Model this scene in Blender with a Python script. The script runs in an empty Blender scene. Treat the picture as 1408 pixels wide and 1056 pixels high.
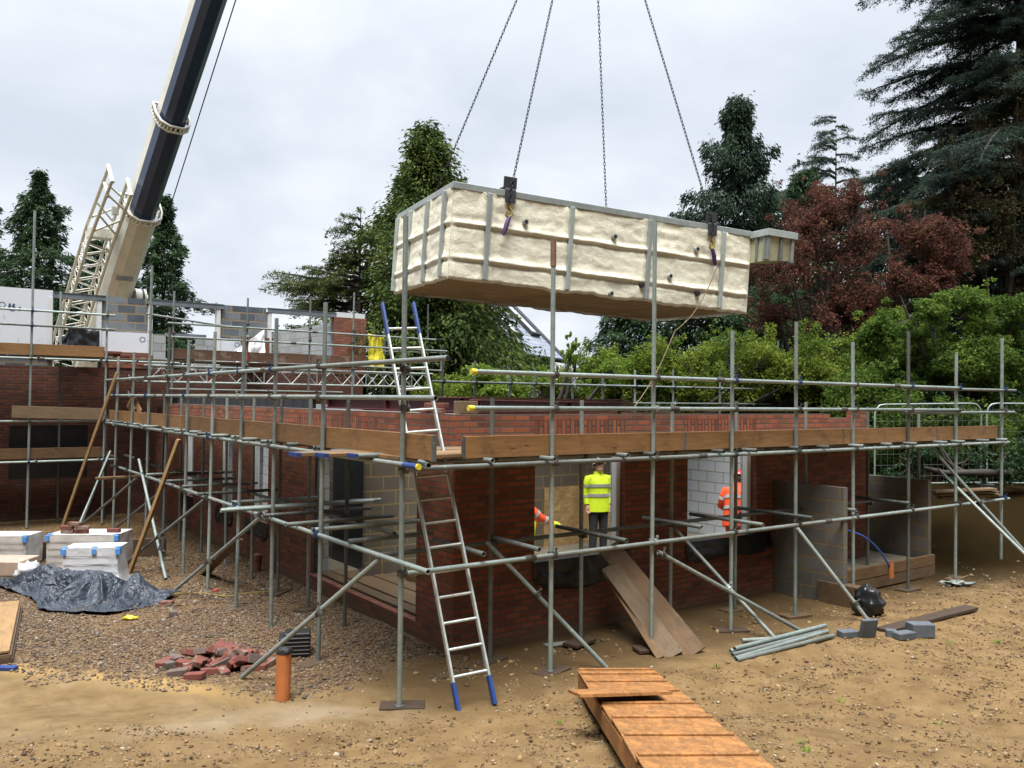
import bpy, math, random
import numpy as np
from mathutils import Vector, Matrix, noise
random.seed(7); RNG = np.random.default_rng(11)
sc = bpy.context.scene
COL = sc.collection
V = Vector
rad = math.radians
# ------------------------------------------------------------------ camera solved from the photo's two vanishing points
F = 1159.0
H = 3.04
def _n(v): return v / np.linalg.norm(v)
_du = _n(np.array([1600., 39., F])); _dv = np.array([-840., 13., F]); _dv = _n(_dv - _du * np.dot(_du, _dv)); _dw = np.cross(_du, _dv)
CM = np.stack([_du, _dv, _dw], 1)
def _ray(px, py): return CM.T @ np.array([(px - 704) / F, (py - 528) / F, 1.])
_r = _ray(549, 975); _t = -H / _r[2]
CAMP = np.array([-_t * _r[0], -_t * _r[1], H])
def G(px, py, z=0.):
    r = _ray(px, py); return V(CAMP + (z - H) / r[2] * r)
def PY(px, py, y):
    r = _ray(px, py); return V(CAMP + (y - CAMP[1]) / r[1] * r)
def PX(px, py, x):
    r = _ray(px, py); return V(CAMP + (x - CAMP[0]) / r[0] * r)
def D(px, py, d): return V(CAMP + d * _ray(px, py))
def GR(px, py, d, z):
    "ground point seen in the direction of image column px at depth d"
    p = D(px, py, d); p.z = z; return p
cam = bpy.data.cameras.new('camera'); camo = bpy.data.objects.new('camera', cam); COL.objects.link(camo)
R3 = np.stack([CM[0], -CM[1], -CM[2]], 1)
camo.matrix_world = Matrix.Translation(V(CAMP)) @ Matrix([list(map(float, R3[i])) for i in range(3)]).to_4x4()
cam.sensor_width = 36; cam.lens = F / 1408 * 36; cam.clip_start = 0.1; cam.clip_end = 3000
sc.camera = camo
RIGHT = V((CM[0][0], CM[0][1], 0)).normalized(); FWD = V((CM[2][0], CM[2][1], 0)).normalized(); UP = V((0, 0, 1))

# ------------------------------------------------------------------ materials
class NT:
    def __init__(s, name):
        s.m = bpy.data.materials.new(name); s.m.use_nodes = True; s.t = s.m.node_tree; s.t.nodes.clear()
        s.out = s.n('ShaderNodeOutputMaterial')
    def n(s, typ, **k):
        nd = s.t.nodes.new(typ)
        for a, b in k.items(): setattr(nd, a, b)
        return nd
    def l(s, a, b): s.t.links.new(a, b)
    def coord(s, kind='Object', scale=(1, 1, 1), rot=(0, 0, 0)):
        tc = s.n('ShaderNodeTexCoord'); mp = s.n('ShaderNodeMapping'); s.l(tc.outputs[kind], mp.inputs[0])
        mp.inputs['Scale'].default_value = scale; mp.inputs['Rotation'].default_value = rot
        return mp.outputs[0]
    def noise(s, co, scale, detail=4, rough=.6, dist=0):
        nd = s.n('ShaderNodeTexNoise'); s.l(co, nd.inputs['Vector']); nd.inputs['Scale'].default_value = scale
        nd.inputs['Detail'].default_value = detail; nd.inputs['Roughness'].default_value = rough; nd.inputs['Distortion'].default_value = dist
        return nd.outputs['Fac']
    def ramp(s, fac, stops, mode='LINEAR'):
        nd = s.n('ShaderNodeValToRGB'); nd.color_ramp.interpolation = mode; el = nd.color_ramp.elements
        while len(el) < len(stops): el.new(.5)
        for e, (p, c) in zip(el, stops):
            e.position = p; e.color = (*c, 1) if len(c) == 3 else c
        s.l(fac, nd.inputs[0]); return nd.outputs[0]
    def mix(s, fac, a, b, mode='MIX'):
        nd = s.n('ShaderNodeMix', data_type='RGBA', blend_type=mode)
        for v, i in ((fac, 0), (a, 6), (b, 7)):
            if isinstance(v, (int, float)): nd.inputs[i].default_value = v
            elif isinstance(v, tuple): nd.inputs[i].default_value = (*v, 1)
            else: s.l(v, nd.inputs[i])
        return nd.outputs[2]
    def math(s, op, a, b=None, c=None):
        nd = s.n('ShaderNodeMath', operation=op)
        for i, v in enumerate((a, b, c)):
            if v is None: continue
            if isinstance(v, (int, float)): nd.inputs[i].default_value = v
            else: s.l(v, nd.inputs[i])
        return nd.outputs[0]
    def bump(s, h, strength=.3, dist=.01):
        nd = s.n('ShaderNodeBump'); nd.inputs['Strength'].default_value = strength; nd.inputs['Distance'].default_value = dist
        s.l(h, nd.inputs['Height']); return nd.outputs[0]
    def pbr(s, col, rough=.6, metal=0., normal=None, spec=None, alpha=None):
        b = s.n('ShaderNodeBsdfPrincipled')
        for k, v in (('Base Color', col), ('Roughness', rough), ('Metallic', metal), ('Normal', normal), ('Specular IOR Level', spec), ('Alpha', alpha)):
            if v is None: continue
            if isinstance(v, (int, float)): b.inputs[k].default_value = v
            elif isinstance(v, tuple): b.inputs[k].default_value = (*v, 1)
            else: s.l(v, b.inputs[k])
        s.l(b.outputs[0], s.out.inputs[0]); return s.m
MAT = {}
def plain(name, c1, c2=None, rough=.6, metal=0., scale=6., bump=.15, bscale=40., spec=None, bd=.004, contrast=(.35, .65)):
    t = NT(name); co = t.coord()
    c2 = c2 or tuple(x * .75 for x in c1)
    f = t.noise(co, scale, 5)
    col = t.ramp(f, [(contrast[0], c1), (contrast[1], c2)])
    nm = t.bump(t.noise(co, bscale, 3), bump, bd) if bump else None
    MAT[name] = t.pbr(col, rough, metal, nm, spec); return MAT[name]
def wood(name, c1, c2, rough=.75, stain=(.05, .03, .015), samt=.5):
    t = NT(name); oi = t.n('ShaderNodeObjectInfo')
    tc = t.n('ShaderNodeTexCoord'); ad = t.n('ShaderNodeVectorMath', operation='ADD'); t.l(tc.outputs['Object'], ad.inputs[0])
    sv = t.n('ShaderNodeVectorMath', operation='SCALE'); sv.inputs[0].default_value = (13, 7, 5); t.l(oi.outputs['Random'], sv.inputs['Scale']); t.l(sv.outputs[0], ad.inputs[1])
    mp = t.n('ShaderNodeMapping'); mp.inputs['Scale'].default_value = (1.2, 14, 14); t.l(ad.outputs[0], mp.inputs[0])
    g = t.noise(mp.outputs[0], 2.2, 6, .65, .6)
    col = t.ramp(g, [(.3, c1), (.7, c2)])
    s = t.noise(ad.outputs[0], 3.3, 5, .7)
    col = t.mix(t.math('MULTIPLY', t.ramp(s, [(.52, (0, 0, 0)), (.72, (1, 1, 1))]), samt), col, stain)
    v = t.n('ShaderNodeTexVoronoi'); mp2 = t.n('ShaderNodeMapping'); mp2.inputs['Scale'].default_value = (1.6, 5, 5); t.l(ad.outputs[0], mp2.inputs[0]); t.l(mp2.outputs[0], v.inputs['Vector']); v.inputs['Scale'].default_value = 1.3
    col = t.mix(t.ramp(v.outputs['Distance'], [(.05, (.8, .8, .8)), (.10, (0, 0, 0))]), col, tuple(x * .3 for x in c2))
    rnd = t.math('MULTIPLY_ADD', oi.outputs['Random'], .5, .72)
    col = t.mix(1., col, rnd, 'MULTIPLY')
    MAT[name] = t.pbr(col, rough, 0, t.bump(g, .25, .003)); return MAT[name]
def masonry(name, cs, mortar, bw, bh, mw, var=.5, rough=.85, rot=0, stain=None):
    t = NT(name); co = t.coord('UV', (1, 1, 1), (0, 0, rot))
    b = t.n('ShaderNodeTexBrick'); t.l(co, b.inputs['Vector'])
    b.inputs['Scale'].default_value = 1; b.inputs['Brick Width'].default_value = bw; b.inputs['Row Height'].default_value = bh
    b.inputs['Mortar Size'].default_value = mw; b.inputs['Mortar Smooth'].default_value = .15; b.inputs['Bias'].default_value = 0
    b.inputs['Color1'].default_value = (0, 0, 0, 1); b.inputs['Color2'].default_value = (1, 1, 1, 1); b.inputs['Mortar'].default_value = (.5, .5, .5, 1)
    n1 = t.noise(co, 1.3, 5, .6); n2 = t.noise(co, 30, 4, .7)
    fac = t.mix(.28, b.outputs['Color'], t.ramp(n2, [(.3, (0, 0, 0)), (.7, (1, 1, 1))]))
    col = t.ramp(fac, [(i / (len(cs) - 1), c) for i, c in enumerate(cs)])
    col = t.mix(var, col, t.ramp(n1, [(.3, (.55, .55, .55)), (.7, (1.15, 1.12, 1.1))]), 'MULTIPLY')
    mcol = t.ramp(n2, [(.3, mortar), (.7, tuple(x * .7 for x in mortar))])
    col = t.mix(b.outputs['Fac'], col, mcol)
    if stain:
        g = t.n('ShaderNodeNewGeometry'); sx = t.n('ShaderNodeSeparateXYZ'); t.l(g.outputs['Position'], sx.inputs[0])
        hgt = t.math('ADD', sx.outputs['Z'], t.math('MULTIPLY', t.noise(co, 5, 4), .35))
        col = t.mix(t.ramp(hgt, [(.20, (.8, .8, .8)), (.34, (0, 0, 0))]), col, stain)
    h = t.math('SUBTRACT', t.math('MULTIPLY', n2, .25), b.outputs['Fac'])
    MAT[name] = t.pbr(col, rough, 0, t.bump(h, .6, .008)); return MAT[name]
# tubes and metals
def galv(name, c1, c2, rough, rust=0.):
    t = NT(name); oi = t.n('ShaderNodeObjectInfo')
    tc = t.n('ShaderNodeTexCoord'); ad = t.n('ShaderNodeVectorMath', operation='ADD'); t.l(tc.outputs['Object'], ad.inputs[0])
    sv = t.n('ShaderNodeVectorMath', operation='SCALE'); sv.inputs[0].default_value = (13, 7, 50); t.l(oi.outputs['Random'], sv.inputs['Scale']); t.l(sv.outputs[0], ad.inputs[1])
    a = t.noise(ad.outputs[0], 9, 6, .7); b = t.noise(ad.outputs[0], 1.6, 4)
    col = t.ramp(t.mix(.5, a, b), [(.38, c1), (.62, c2)])
    col = t.mix(1., col, t.math('MULTIPLY_ADD', oi.outputs['Random'], .45, .75), 'MULTIPLY')
    if rust: col = t.mix(t.math('MULTIPLY', t.ramp(t.noise(ad.outputs[0], 4, 6, .75), [(.56, (0, 0, 0)), (.68, (1, 1, 1))]), rust), col, (.16, .09, .045))
    sp = t.ramp(t.noise(ad.outputs[0], 22, 3, .6), [(.64, (0, 0, 0)), (.70, (1, 1, 1))])
    col = t.mix(t.math('MULTIPLY', sp, .5), col, (.52, .52, .48))
    MAT[name] = t.pbr(col, rough, .35, t.bump(a, .12, .002)); return MAT[name]
galv('tube_bright', (.32, .37, .35), (.19, .235, .22), .48, .12)
galv('tube_dull', (.24, .27, .25), (.15, .17, .155), .55, .3)
galv('tube_dark', (.13, .145, .135), (.085, .09, .085), .6, .4)
galv('steel_galv', (.42, .46, .44), (.30, .34, .33), .45)
galv('coupler_steel', (.10, .095, .085), (.05, .048, .045), .55, .5)
plain('coupler_blue', (.02, .045, .12), (.012, .03, .08), .5)
plain('aluminium', (.55, .58, .55), (.40, .44, .42), .42, .5, 14)
plain('red_oxide', (.13, .028, .034), (.085, .02, .026), .55, 0, 3)
plain('chain_steel', (.035, .03, .045), (.02, .018, .026), .45, .6)
# timber
wood('scaffold_board', (.29, .155, .058), (.18, .092, .033), samt=.6)
wood('board_old', (.21, .118, .048), (.12, .066, .026), samt=.6)
wood('board_grey', (.19, .13, .07), (.115, .075, .038), samt=.5)
wood('board_dark', (.085, .05, .028), (.05, .03, .018))
def tarpmat():
    t = NT('tarp'); co = t.coord(); n = t.n('ShaderNodeTexNoise'); t.l(co, n.inputs['Vector']); n.inputs['Scale'].default_value = 2.5; n.inputs['Detail'].default_value = 3
    w = t.n('ShaderNodeVectorMath', operation='MULTIPLY_ADD'); t.l(n.outputs['Color'], w.inputs[0]); w.inputs[1].default_value = (.5, .5, .5); t.l(co, w.inputs[2]); h = None
    for sc_, wt in ((3.2, 1.), (7., .5), (15., .22)):
        v = t.n('ShaderNodeTexVoronoi', feature='DISTANCE_TO_EDGE'); t.l(w.outputs[0], v.inputs['Vector']); v.inputs['Scale'].default_value = sc_
        x = t.math('MULTIPLY', t.math('MINIMUM', v.outputs['Distance'], .35), wt); h = x if h is None else t.math('ADD', h, x)
    col = t.ramp(n.outputs['Fac'], [(.35, (.024, .032, .046)), (.65, (.038, .048, .066))])
    MAT['tarp'] = t.pbr(col, .44, 0, t.bump(h, .9, .09))
wood('board_mud', (.13, .08, .036), (.085, .05, .022), stain=(.20, .13, .06), samt=.7)
wood('timber_fresh', (.34, .21, .09), (.22, .13, .052), samt=.45)
wood('board_mortar', (.16, .085, .05), (.10, .052, .032), stain=(.34, .29, .22), samt=.7)
def osb(name, c):
    t = NT(name); co = t.coord('Object', (1, 1, 1)); v = t.n('ShaderNodeTexVoronoi'); mp = t.coord('Object', (11, 26, 20)); t.l(mp, v.inputs['Vector']); v.inputs['Scale'].default_value = 1.0; v.inputs['Randomness'].default_value = 1
    v2 = t.n('ShaderNodeTexVoronoi'); mp2 = t.coord('Object', (24, 10, 20), (0, 0, .5)); t.l(mp2, v2.inputs['Vector'])
    f = t.mix(.5, v.outputs['Color'], v2.outputs['Color']); bw = t.n('ShaderNodeRGBToBW'); t.l(f, bw.inputs[0])
    col = t.ramp(bw.outputs[0], [(.25, tuple(x * .62 for x in c)), (.55, c), (.8, tuple(min(1, x * 1.35) for x in c))])
    s = t.noise(co, 1.7, 6, .7)
    col = t.mix(t.math('MULTIPLY', t.ramp(s, [(.42, (0, 0, 0)), (.66, (1, 1, 1))]), .6), col, tuple(x * .42 for x in c))
    col = t.mix(t.math('MULTIPLY', t.ramp(t.noise(co, 6, 6, .75), [(.58, (0, 0, 0)), (.68, (1, 1, 1))]), .55), col, (.26, .19, .11))
    MAT[name] = t.pbr(col, .7, 0, t.bump(bw.outputs[0], .2, .003)); return MAT[name]
osb('osb_orange', (.32, .14, .038)); osb('osb', (.45, .29, .12))
# masonry
RED = [(.065, .034, .024), (.16, .048, .026), (.25, .068, .033), (.32, .096, .044), (.20, .07, .038), (.10, .052, .036)]
masonry('brick', RED, (.11, .08, .06), .225, .075, .011, stain=(.13, .085, .048))
masonry('brick_soldier', RED, (.065, .045, .036), .225, .075, .011, rot=rad(90))
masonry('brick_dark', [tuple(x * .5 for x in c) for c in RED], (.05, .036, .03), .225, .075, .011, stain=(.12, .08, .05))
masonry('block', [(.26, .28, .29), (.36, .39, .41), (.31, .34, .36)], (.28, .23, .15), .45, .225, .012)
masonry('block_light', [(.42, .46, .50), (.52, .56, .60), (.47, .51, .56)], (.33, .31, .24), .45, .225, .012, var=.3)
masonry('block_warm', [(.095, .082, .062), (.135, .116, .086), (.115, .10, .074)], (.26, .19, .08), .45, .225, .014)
masonry('block_wall', [(.095, .09, .078), (.145, .137, .12), (.12, .113, .098)], (.20, .14, .06), .45, .225, .013, var=.7)
masonry('block_blue', [(.06, .075, .10), (.10, .125, .155), (.20, .235, .27), (.13, .15, .18)], (.30, .22, .12), .45, .225, .018, var=.8)
plain('concrete', (.20, .175, .125), (.13, .11, .075), .85, 0, 4)
plain('concrete_dark', (.10, .115, .135), (.075, .085, .10), .8, 0, 6)
plain('lintel_steel', (.22, .26, .30), (.17, .20, .24), .45, .3)
plain('membrane', (.008, .009, .011), (.014, .015, .018), .35, 0, 3, .5, 6, bd=.02)
plain('white_pvc', (.66, .68, .68), (.60, .62, .62), .4, bump=0)
plain('joist_dark', (.02, .024, .032), (.035, .038, .045), .7)
# plastics, cloth
def foammat():
    t = NT('foam'); co = t.coord(); n1 = t.noise(co, 2.2, 6, .65); n2 = t.noise(co, 9, 6, .75); n3 = t.noise(t.coord('Object', (.8, 1, 2.2)), 1.1, 5, .7)
    col = t.ramp(n1, [(.35, (.82, .80, .66)), (.65, (.75, .715, .56))]); col = t.mix(t.math('MULTIPLY', t.ramp(n3, [(.57, (0, 0, 0)), (.74, (1, 1, 1))]), .35), col, (.62, .50, .27))
    col = t.mix(t.math('MULTIPLY', t.ramp(n2, [(.58, (0, 0, 0)), (.72, (1, 1, 1))]), .22), col, (.50, .42, .27))
    MAT['foam'] = t.pbr(col, .85, 0, t.bump(t.math('ADD', t.noise(co, 26, 5, .7), t.math('MULTIPLY', t.noise(co, 90, 3, .6), .3)), .7, .018))
foammat()
def underside():
    t = NT('tank_base'); co = t.coord()
    f = t.noise(co, 1.6, 6, .7); col = t.ramp(f, [(.35, (.44, .30, .155)), (.65, (.31, .20, .10))])
    b = t.n('ShaderNodeTexBrick'); t.l(t.coord('Object', (1, 1, 1)), b.inputs['Vector']); b.offset = 0; b.inputs['Scale'].default_value = 1
    b.inputs['Brick Width'].default_value = 2.44; b.inputs['Row Height'].default_value = 1.22; b.inputs['Mortar Size'].default_value = .012
    col = t.mix(b.outputs['Fac'], col, (.06, .035, .02))
    col = t.mix(t.math('MULTIPLY', t.ramp(t.noise(t.coord('Object', (.6, 3, 1)), 2, 5, .7), [(.5, (0, 0, 0)), (.7, (1, 1, 1))]), .5), col, (.20, .12, .06))
    MAT['tank_base'] = t.pbr(col, .8)
underside()
plain('frp', (.46, .45, .31), (.34, .33, .20), .45, 0, 6)
plain('purple', (.05, .012, .11), (.035, .01, .075), .55)
plain('rubber', (.02, .021, .025), (.03, .031, .036), .6)
plain('hook_yellow', (.30, .24, .03), (.2, .15, .02), .5)
plain('blue_plastic', (.015, .05, .22), (.012, .04, .16), .45)
plain('pipe_blue', (.01, .10, .45), (.01, .08, .36), .35)
plain('pipe_orange', (.47, .16, .05), (.38, .125, .04), .5)
plain('black_plastic', (.010, .010, .011), (.018, .018, .019), .6)
plain('wrap', (.66, .63, .60), (.56, .53, .50), .32, 0, 5, .35, 9, bd=.02)
plain('wrap_white', (.72, .73, .76), (.66, .67, .70), .3, 0, 5, .4, 12, bd=.02)
plain('tape_blue', (.10, .32, .75), (.08, .27, .66), .4, bump=0)
plain('tarp', (.024, .032, .046), (.035, .045, .062), .48, 0, 3, .6, 9, bd=.03)
tarpmat()
plain('yellow_plastic', (.70, .62, .04), (.6, .5, .03), .45)
plain('red_plastic', (.5, .03, .03), None, .45)
plain('hivis_yellow', (.62, .82, .02), (.55, .74, .015), .7, 0, 9, .5, 9, bd=.02)
plain('hivis_orange', (.80, .085, .02), (.66, .06, .015), .7, 0, 9, .5, 9, bd=.02)
plain('reflective', (.45, .47, .46), None, .35, .3, bump=0)
plain('trouser_dark', (.012, .014, .02), (.02, .022, .028), .85)
plain('skin', (.52, .30, .22), (.46, .25, .18), .55, 0, 10, .05)
plain('helmet_white', (.78, .78, .76), None, .3, bump=0)
plain('helmet_red', (.62, .04, .04), None, .3, bump=0)
plain('hair', (.03, .022, .018), None, .8)
plain('boot', (.05, .035, .022), None, .7)
plain('rope', (.22, .16, .09), (.16, .11, .06), .8)
plain('crane_cream', (.66, .65, .56), (.58, .57, .49), .38, 0, 2)
plain('crane_navy', (.014, .034, .082), (.018, .040, .096), .3, 0, 2)
plain('crane_grey', (.30, .30, .27), (.22, .22, .2), .5, 0, 3)
plain('foam_cream_face', (.5, .5, .42), None, .5)
plain('slab_edge', (.23, .15, .075), (.15, .095, .045), .8, 0, 5)
def insul(name):
    t = NT(name); co = t.coord('UV')
    n1 = t.noise(t.coord('UV', (1, .45, 1), (0, 0, .6)), 7, 8, .8)
    m = t.math('MULTIPLY', t.ramp(n1, [(.56, (0, 0, 0)), (.62, (1, 1, 1))]), t.ramp(t.noise(co, 1.5, 3), [(.5, (0, 0, 0)), (.62, (1, 1, 1))]))
    col = t.mix(t.math('MULTIPLY', m, .55), (.66, .70, .76), (.22, .28, .38))
    MAT[name] = t.pbr(col, .4)
insul('insulation')
plain('blue_print', (.05, .09, .22), None, .5, bump=0)
def slate():
    t = NT('slate'); co = t.coord('UV'); b = t.n('ShaderNodeTexBrick'); t.l(co, b.inputs['Vector']); b.inputs['Scale'].default_value = 1
    b.inputs['Brick Width'].default_value = .45; b.inputs['Row Height'].default_value = .28; b.inputs['Mortar Size'].default_value = .03
    b.inputs['Color1'].default_value = (.22, .25, .31, 1); b.inputs['Color2'].default_value = (.29, .32, .38, 1); b.inputs['Mortar'].default_value = (.15, .17, .21, 1)
    MAT['slate'] = t.pbr(b.outputs['Color'], .5, 0, t.bump(b.outputs['Fac'], -.5, .02))
slate()
masonry('cladding', [(.10, .13, .17), (.13, .16, .20)], (.04, .05, .06), 30., .18, .012)
def glass():
    t = NT('window_glass'); MAT['window_glass'] = t.pbr((.03, .04, .05), .06, 0, None, .8)
glass()
# foliage: each leaf face gets its own shade of the leaf colours
def leafmat(name, stops, trans=.35, nscale=.5):
    t = NT(name); g = t.n('ShaderNodeNewGeometry')
    nz = t.noise(t.coord('Object'), nscale, 3, .6)
    f = t.mix(.45, g.outputs['Random Per Island'], t.ramp(nz, [(.32, (0, 0, 0)), (.68, (1, 1, 1))]))
    col = t.ramp(f, [(i / (len(stops) - 1), c) for i, c in enumerate(stops)])
    d = t.n('ShaderNodeBsdfPrincipled'); t.l(col, d.inputs['Base Color']); d.inputs['Roughness'].default_value = .7; d.inputs['Specular IOR Level'].default_value = .12
    tr = t.n('ShaderNodeBsdfTranslucent'); t.l(col, tr.inputs[0])
    mx = t.n('ShaderNodeMixShader'); mx.inputs[0].default_value = trans; t.l(d.outputs[0], mx.inputs[1]); t.l(tr.outputs[0], mx.inputs[2]); t.l(mx.outputs[0], t.out.inputs[0])
    MAT[name] = t.m
leafmat('leaf_cypress', [(.015, .03, .01), (.045, .075, .02), (.09, .13, .03), (.19, .22, .06)])
leafmat('leaf_fir', [(.012, .03, .016), (.028, .055, .026), (.045, .085, .035), (.08, .12, .05)])
leafmat('leaf_spruce', [(.012, .024, .016), (.024, .045, .028), (.04, .068, .04), (.06, .09, .05)])
leafmat('leaf_cedar', [(.014, .026, .022), (.03, .05, .04), (.045, .072, .05), (.075, .10, .06)])
leafmat('leaf_pine', [(.03, .05, .018), (.06, .095, .03), (.10, .125, .04), (.17, .12, .05)])
leafmat('leaf_copper', [(.02, .024, .014), (.04, .034, .022), (.065, .034, .026), (.12, .044, .036), (.19, .072, .05), (.08, .072, .03), (.15, .048, .044)], .35, .9)
leafmat('leaf_copper_green', [(.03, .035, .02), (.05, .06, .025), (.08, .06, .03), (.15, .07, .04)])
leafmat('leaf_green', [(.025, .05, .012), (.055, .105, .02), (.115, .18, .03), (.22, .29, .05)], .45, .9)
leafmat('leaf_lime', [(.06, .11, .015), (.13, .21, .03), (.21, .30, .05), (.30, .34, .08)], .45)
leafmat('leaf_hedge', [(.03, .06, .012), (.085, .145, .02), (.185, .24, .034), (.32, .33, .06)], .45, .9)
plain('bark', (.05, .04, .032), (.03, .025, .02), .9, 0, 8, .6, 30, bd=.02)

# ------------------------------------------------------------------ mesh builder
def basis(d, up=None):
    z = d.normalized(); u = V(up) if up else (V((0, 0, 1)) if abs(z.z) < .95 else V((1, 0, 0)))
    x = u.cross(z).normalized(); return x, z.cross(x)
class MB:
    def __init__(s): s.v = []; s.f = []; s.mi = []; s.sm = []
    def add(s, vs, fs, mi=0, smooth=False):
        b = len(s.v); s.v += [tuple(v) for v in vs]; s.f += [tuple(i + b for i in f) for f in fs]; s.mi += [mi] * len(fs); s.sm += [smooth] * len(fs); return s
    def box(s, c, size, M=None, mi=0):
        hx, hy, hz = (x / 2 for x in size); c = V(c)
        vs = [V((x, y, z)) for x in (-hx, hx) for y in (-hy, hy) for z in (-hz, hz)]
        vs = [c + ((M @ v) if M else v) for v in vs]
        return s.add(vs, [(0, 1, 3, 2), (4, 6, 7, 5), (0, 4, 5, 1), (2, 3, 7, 6), (0, 2, 6, 4), (1, 5, 7, 3)], mi)
    def bx(s, x0, x1, y0, y1, z0, z1, mi=0): return s.box(((x0 + x1) / 2, (y0 + y1) / 2, (z0 + z1) / 2), (x1 - x0, y1 - y0, z1 - z0), None, mi)
    def tube(s, p0, p1, r0, r1=None, n=10, caps=True, mi=0):
        p0, p1 = V(p0), V(p1); r1 = r0 if r1 is None else r1; x, y = basis(p1 - p0)
        vs = []
        for p, r in ((p0, r0), (p1, r1)):
            for k in range(n): a = 2 * math.pi * k / n; vs.append(p + (x * math.cos(a) + y * math.sin(a)) * r)
        s.add(vs, [(k, (k + 1) % n, n + (k + 1) % n, n + k) for k in range(n)], mi, True)
        if caps: s.add(vs, [tuple(range(n - 1, -1, -1)), tuple(range(n, 2 * n))], mi, False)
        return s
    def pipe(s, p0, p1, r=.0242, wall=.006, n=10, mi=0):
        "open-ended tube with a dark bore"
        p0, p1 = V(p0), V(p1); d = (p1 - p0).normalized(); x, y = basis(d); ri = r - wall
        rings = [(p0, ri, .25), (p0, ri, 0), (p0, r, 0), (p1, r, 0), (p1, ri, 0), (p1, ri, -.25)]; vs = []
        for p, rr, o in rings:
            for k in range(n): a = 2 * math.pi * k / n; vs.append(p + d * o + (x * math.cos(a) + y * math.sin(a)) * rr)
        for j in range(5):
            s.add(vs[j * n:(j + 2) * n], [(k, (k + 1) % n, n + (k + 1) % n, n + k) for k in range(n)], mi, j in (0, 2, 4))
        return s
    def path(s, pts, r, n=8, mi=0):
        pts = [V(p) for p in pts]; vs = []; m = len(pts); px = None
        for i, p in enumerate(pts):
            d = (pts[min(i + 1, m - 1)] - pts[max(i - 1, 0)]); x, y = basis(d)
            if px is not None:
                x = (px - d.normalized() * px.dot(d.normalized())).normalized(); y = d.normalized().cross(x)
            px = x; rr = r[i] if isinstance(r, (list, tuple)) else r
            for k in range(n): a = 2 * math.pi * k / n; vs.append(p + (x * math.cos(a) + y * math.sin(a)) * rr)
        fs = [(i * n + k, i * n + (k + 1) % n, (i + 1) * n + (k + 1) % n, (i + 1) * n + k) for i in range(m - 1) for k in range(n)]
        s.add(vs, fs, mi, True); return s.add(vs, [tuple(range(n - 1, -1, -1)), tuple(range((m - 1) * n, m * n))], mi)
    def ell(s, c, r, M=None, nu=12, nv=8, mi=0, jit=0.):
        c = V(c); vs = []; fs = []
        for j in range(nv + 1):
            t = math.pi * j / nv
            for i in range(nu):
                a = 2 * math.pi * i / nu; q = V((math.sin(t) * math.cos(a), math.sin(t) * math.sin(a), math.cos(t)))
                k = 1 + (jit * noise.noise(q * 2.3 + c * 3) if jit else 0); q = V((q.x * r[0], q.y * r[1], q.z * r[2])) * k
                vs.append(c + ((M @ q) if M else q))
        for j in range(nv):
            for i in range(nu): fs.append((j * nu + i, (j + 1) * nu + i, (j + 1) * nu + (i + 1) % nu, j * nu + (i + 1) % nu))
        return s.add(vs, fs, mi, True)
    def build(s, name, mat, parent=None, bevel=0., local=False):
        me = bpy.data.meshes.new(name); off = world(parent).inverted() if (parent and not local) else Matrix()
        uvsrc = s.v
        me.from_pydata([tuple(off @ V(v)) for v in s.v] if parent and not local else s.v, [], s.f)
        me.polygons.foreach_set('material_index', s.mi); me.polygons.foreach_set('use_smooth', s.sm)
        uv = me.uv_layers.new(name='UVMap'); buf = np.empty(len(me.loops) * 2, 'f'); k = 0
        for p in me.polygons:
            n = p.normal; ax = max(range(3), key=lambda i: abs(n[i]))
            for vi in p.vertices:
                v = uvsrc[vi]
                if ax == 0: buf[k] = v[1]; buf[k + 1] = v[2]
                elif ax == 1: buf[k] = v[0]; buf[k + 1] = v[2]
                else: buf[k] = v[0]; buf[k + 1] = v[1]
                k += 2
        uv.data.foreach_set('uv', buf)
        for m in (mat if isinstance(mat, (list, tuple)) else [mat]): me.materials.append(MAT[m] if isinstance(m, str) else m)
        o = bpy.data.objects.new(name, me); COL.objects.link(o)
        if parent: o.parent = parent
        if bevel:
            b = o.modifiers.new('bevel', 'BEVEL'); b.width = bevel; b.segments = 1; b.limit_method = 'ANGLE'
        return o
def world(o):
    m = o.matrix_basis.copy()
    while o.parent: o = o.parent; m = o.matrix_basis @ m
    return m
def tag(o, label=None, cat=None, group=None, kind=None):
    if label: o['label'] = label
    if cat: o['category'] = cat
    if group: o['group'] = group
    if kind: o['kind'] = kind
    return o
def thing(name, label, cat, loc=(0, 0, 0), rz=0., group=None):
    o = bpy.data.objects.new(name, None); COL.objects.link(o); o.location = loc; o.rotation_euler = (0, 0, rz); o.empty_display_size = .2
    return tag(o, label, cat, group)
def orient(p0, p1, up=None):
    "matrix with local X along p0->p1 and local Z near up, origin at p0"
    p0, p1 = V(p0), V(p1); x = (p1 - p0).normalized(); u = V(up) if up else (V((0, 0, 1)) if abs(x.z) < .98 else V((0, 1, 0)))
    y = u.cross(x).normalized(); z = x.cross(y)
    return Matrix(((x.x, y.x, z.x, p0.x), (x.y, y.y, z.y, p0.y), (x.z, y.z, z.z, p0.z), (0, 0, 0, 1)))
def setm(o, M, parent=None):
    if parent: o.parent = parent; M = world(parent).inverted() @ M
    o.matrix_basis = M; return o
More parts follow.
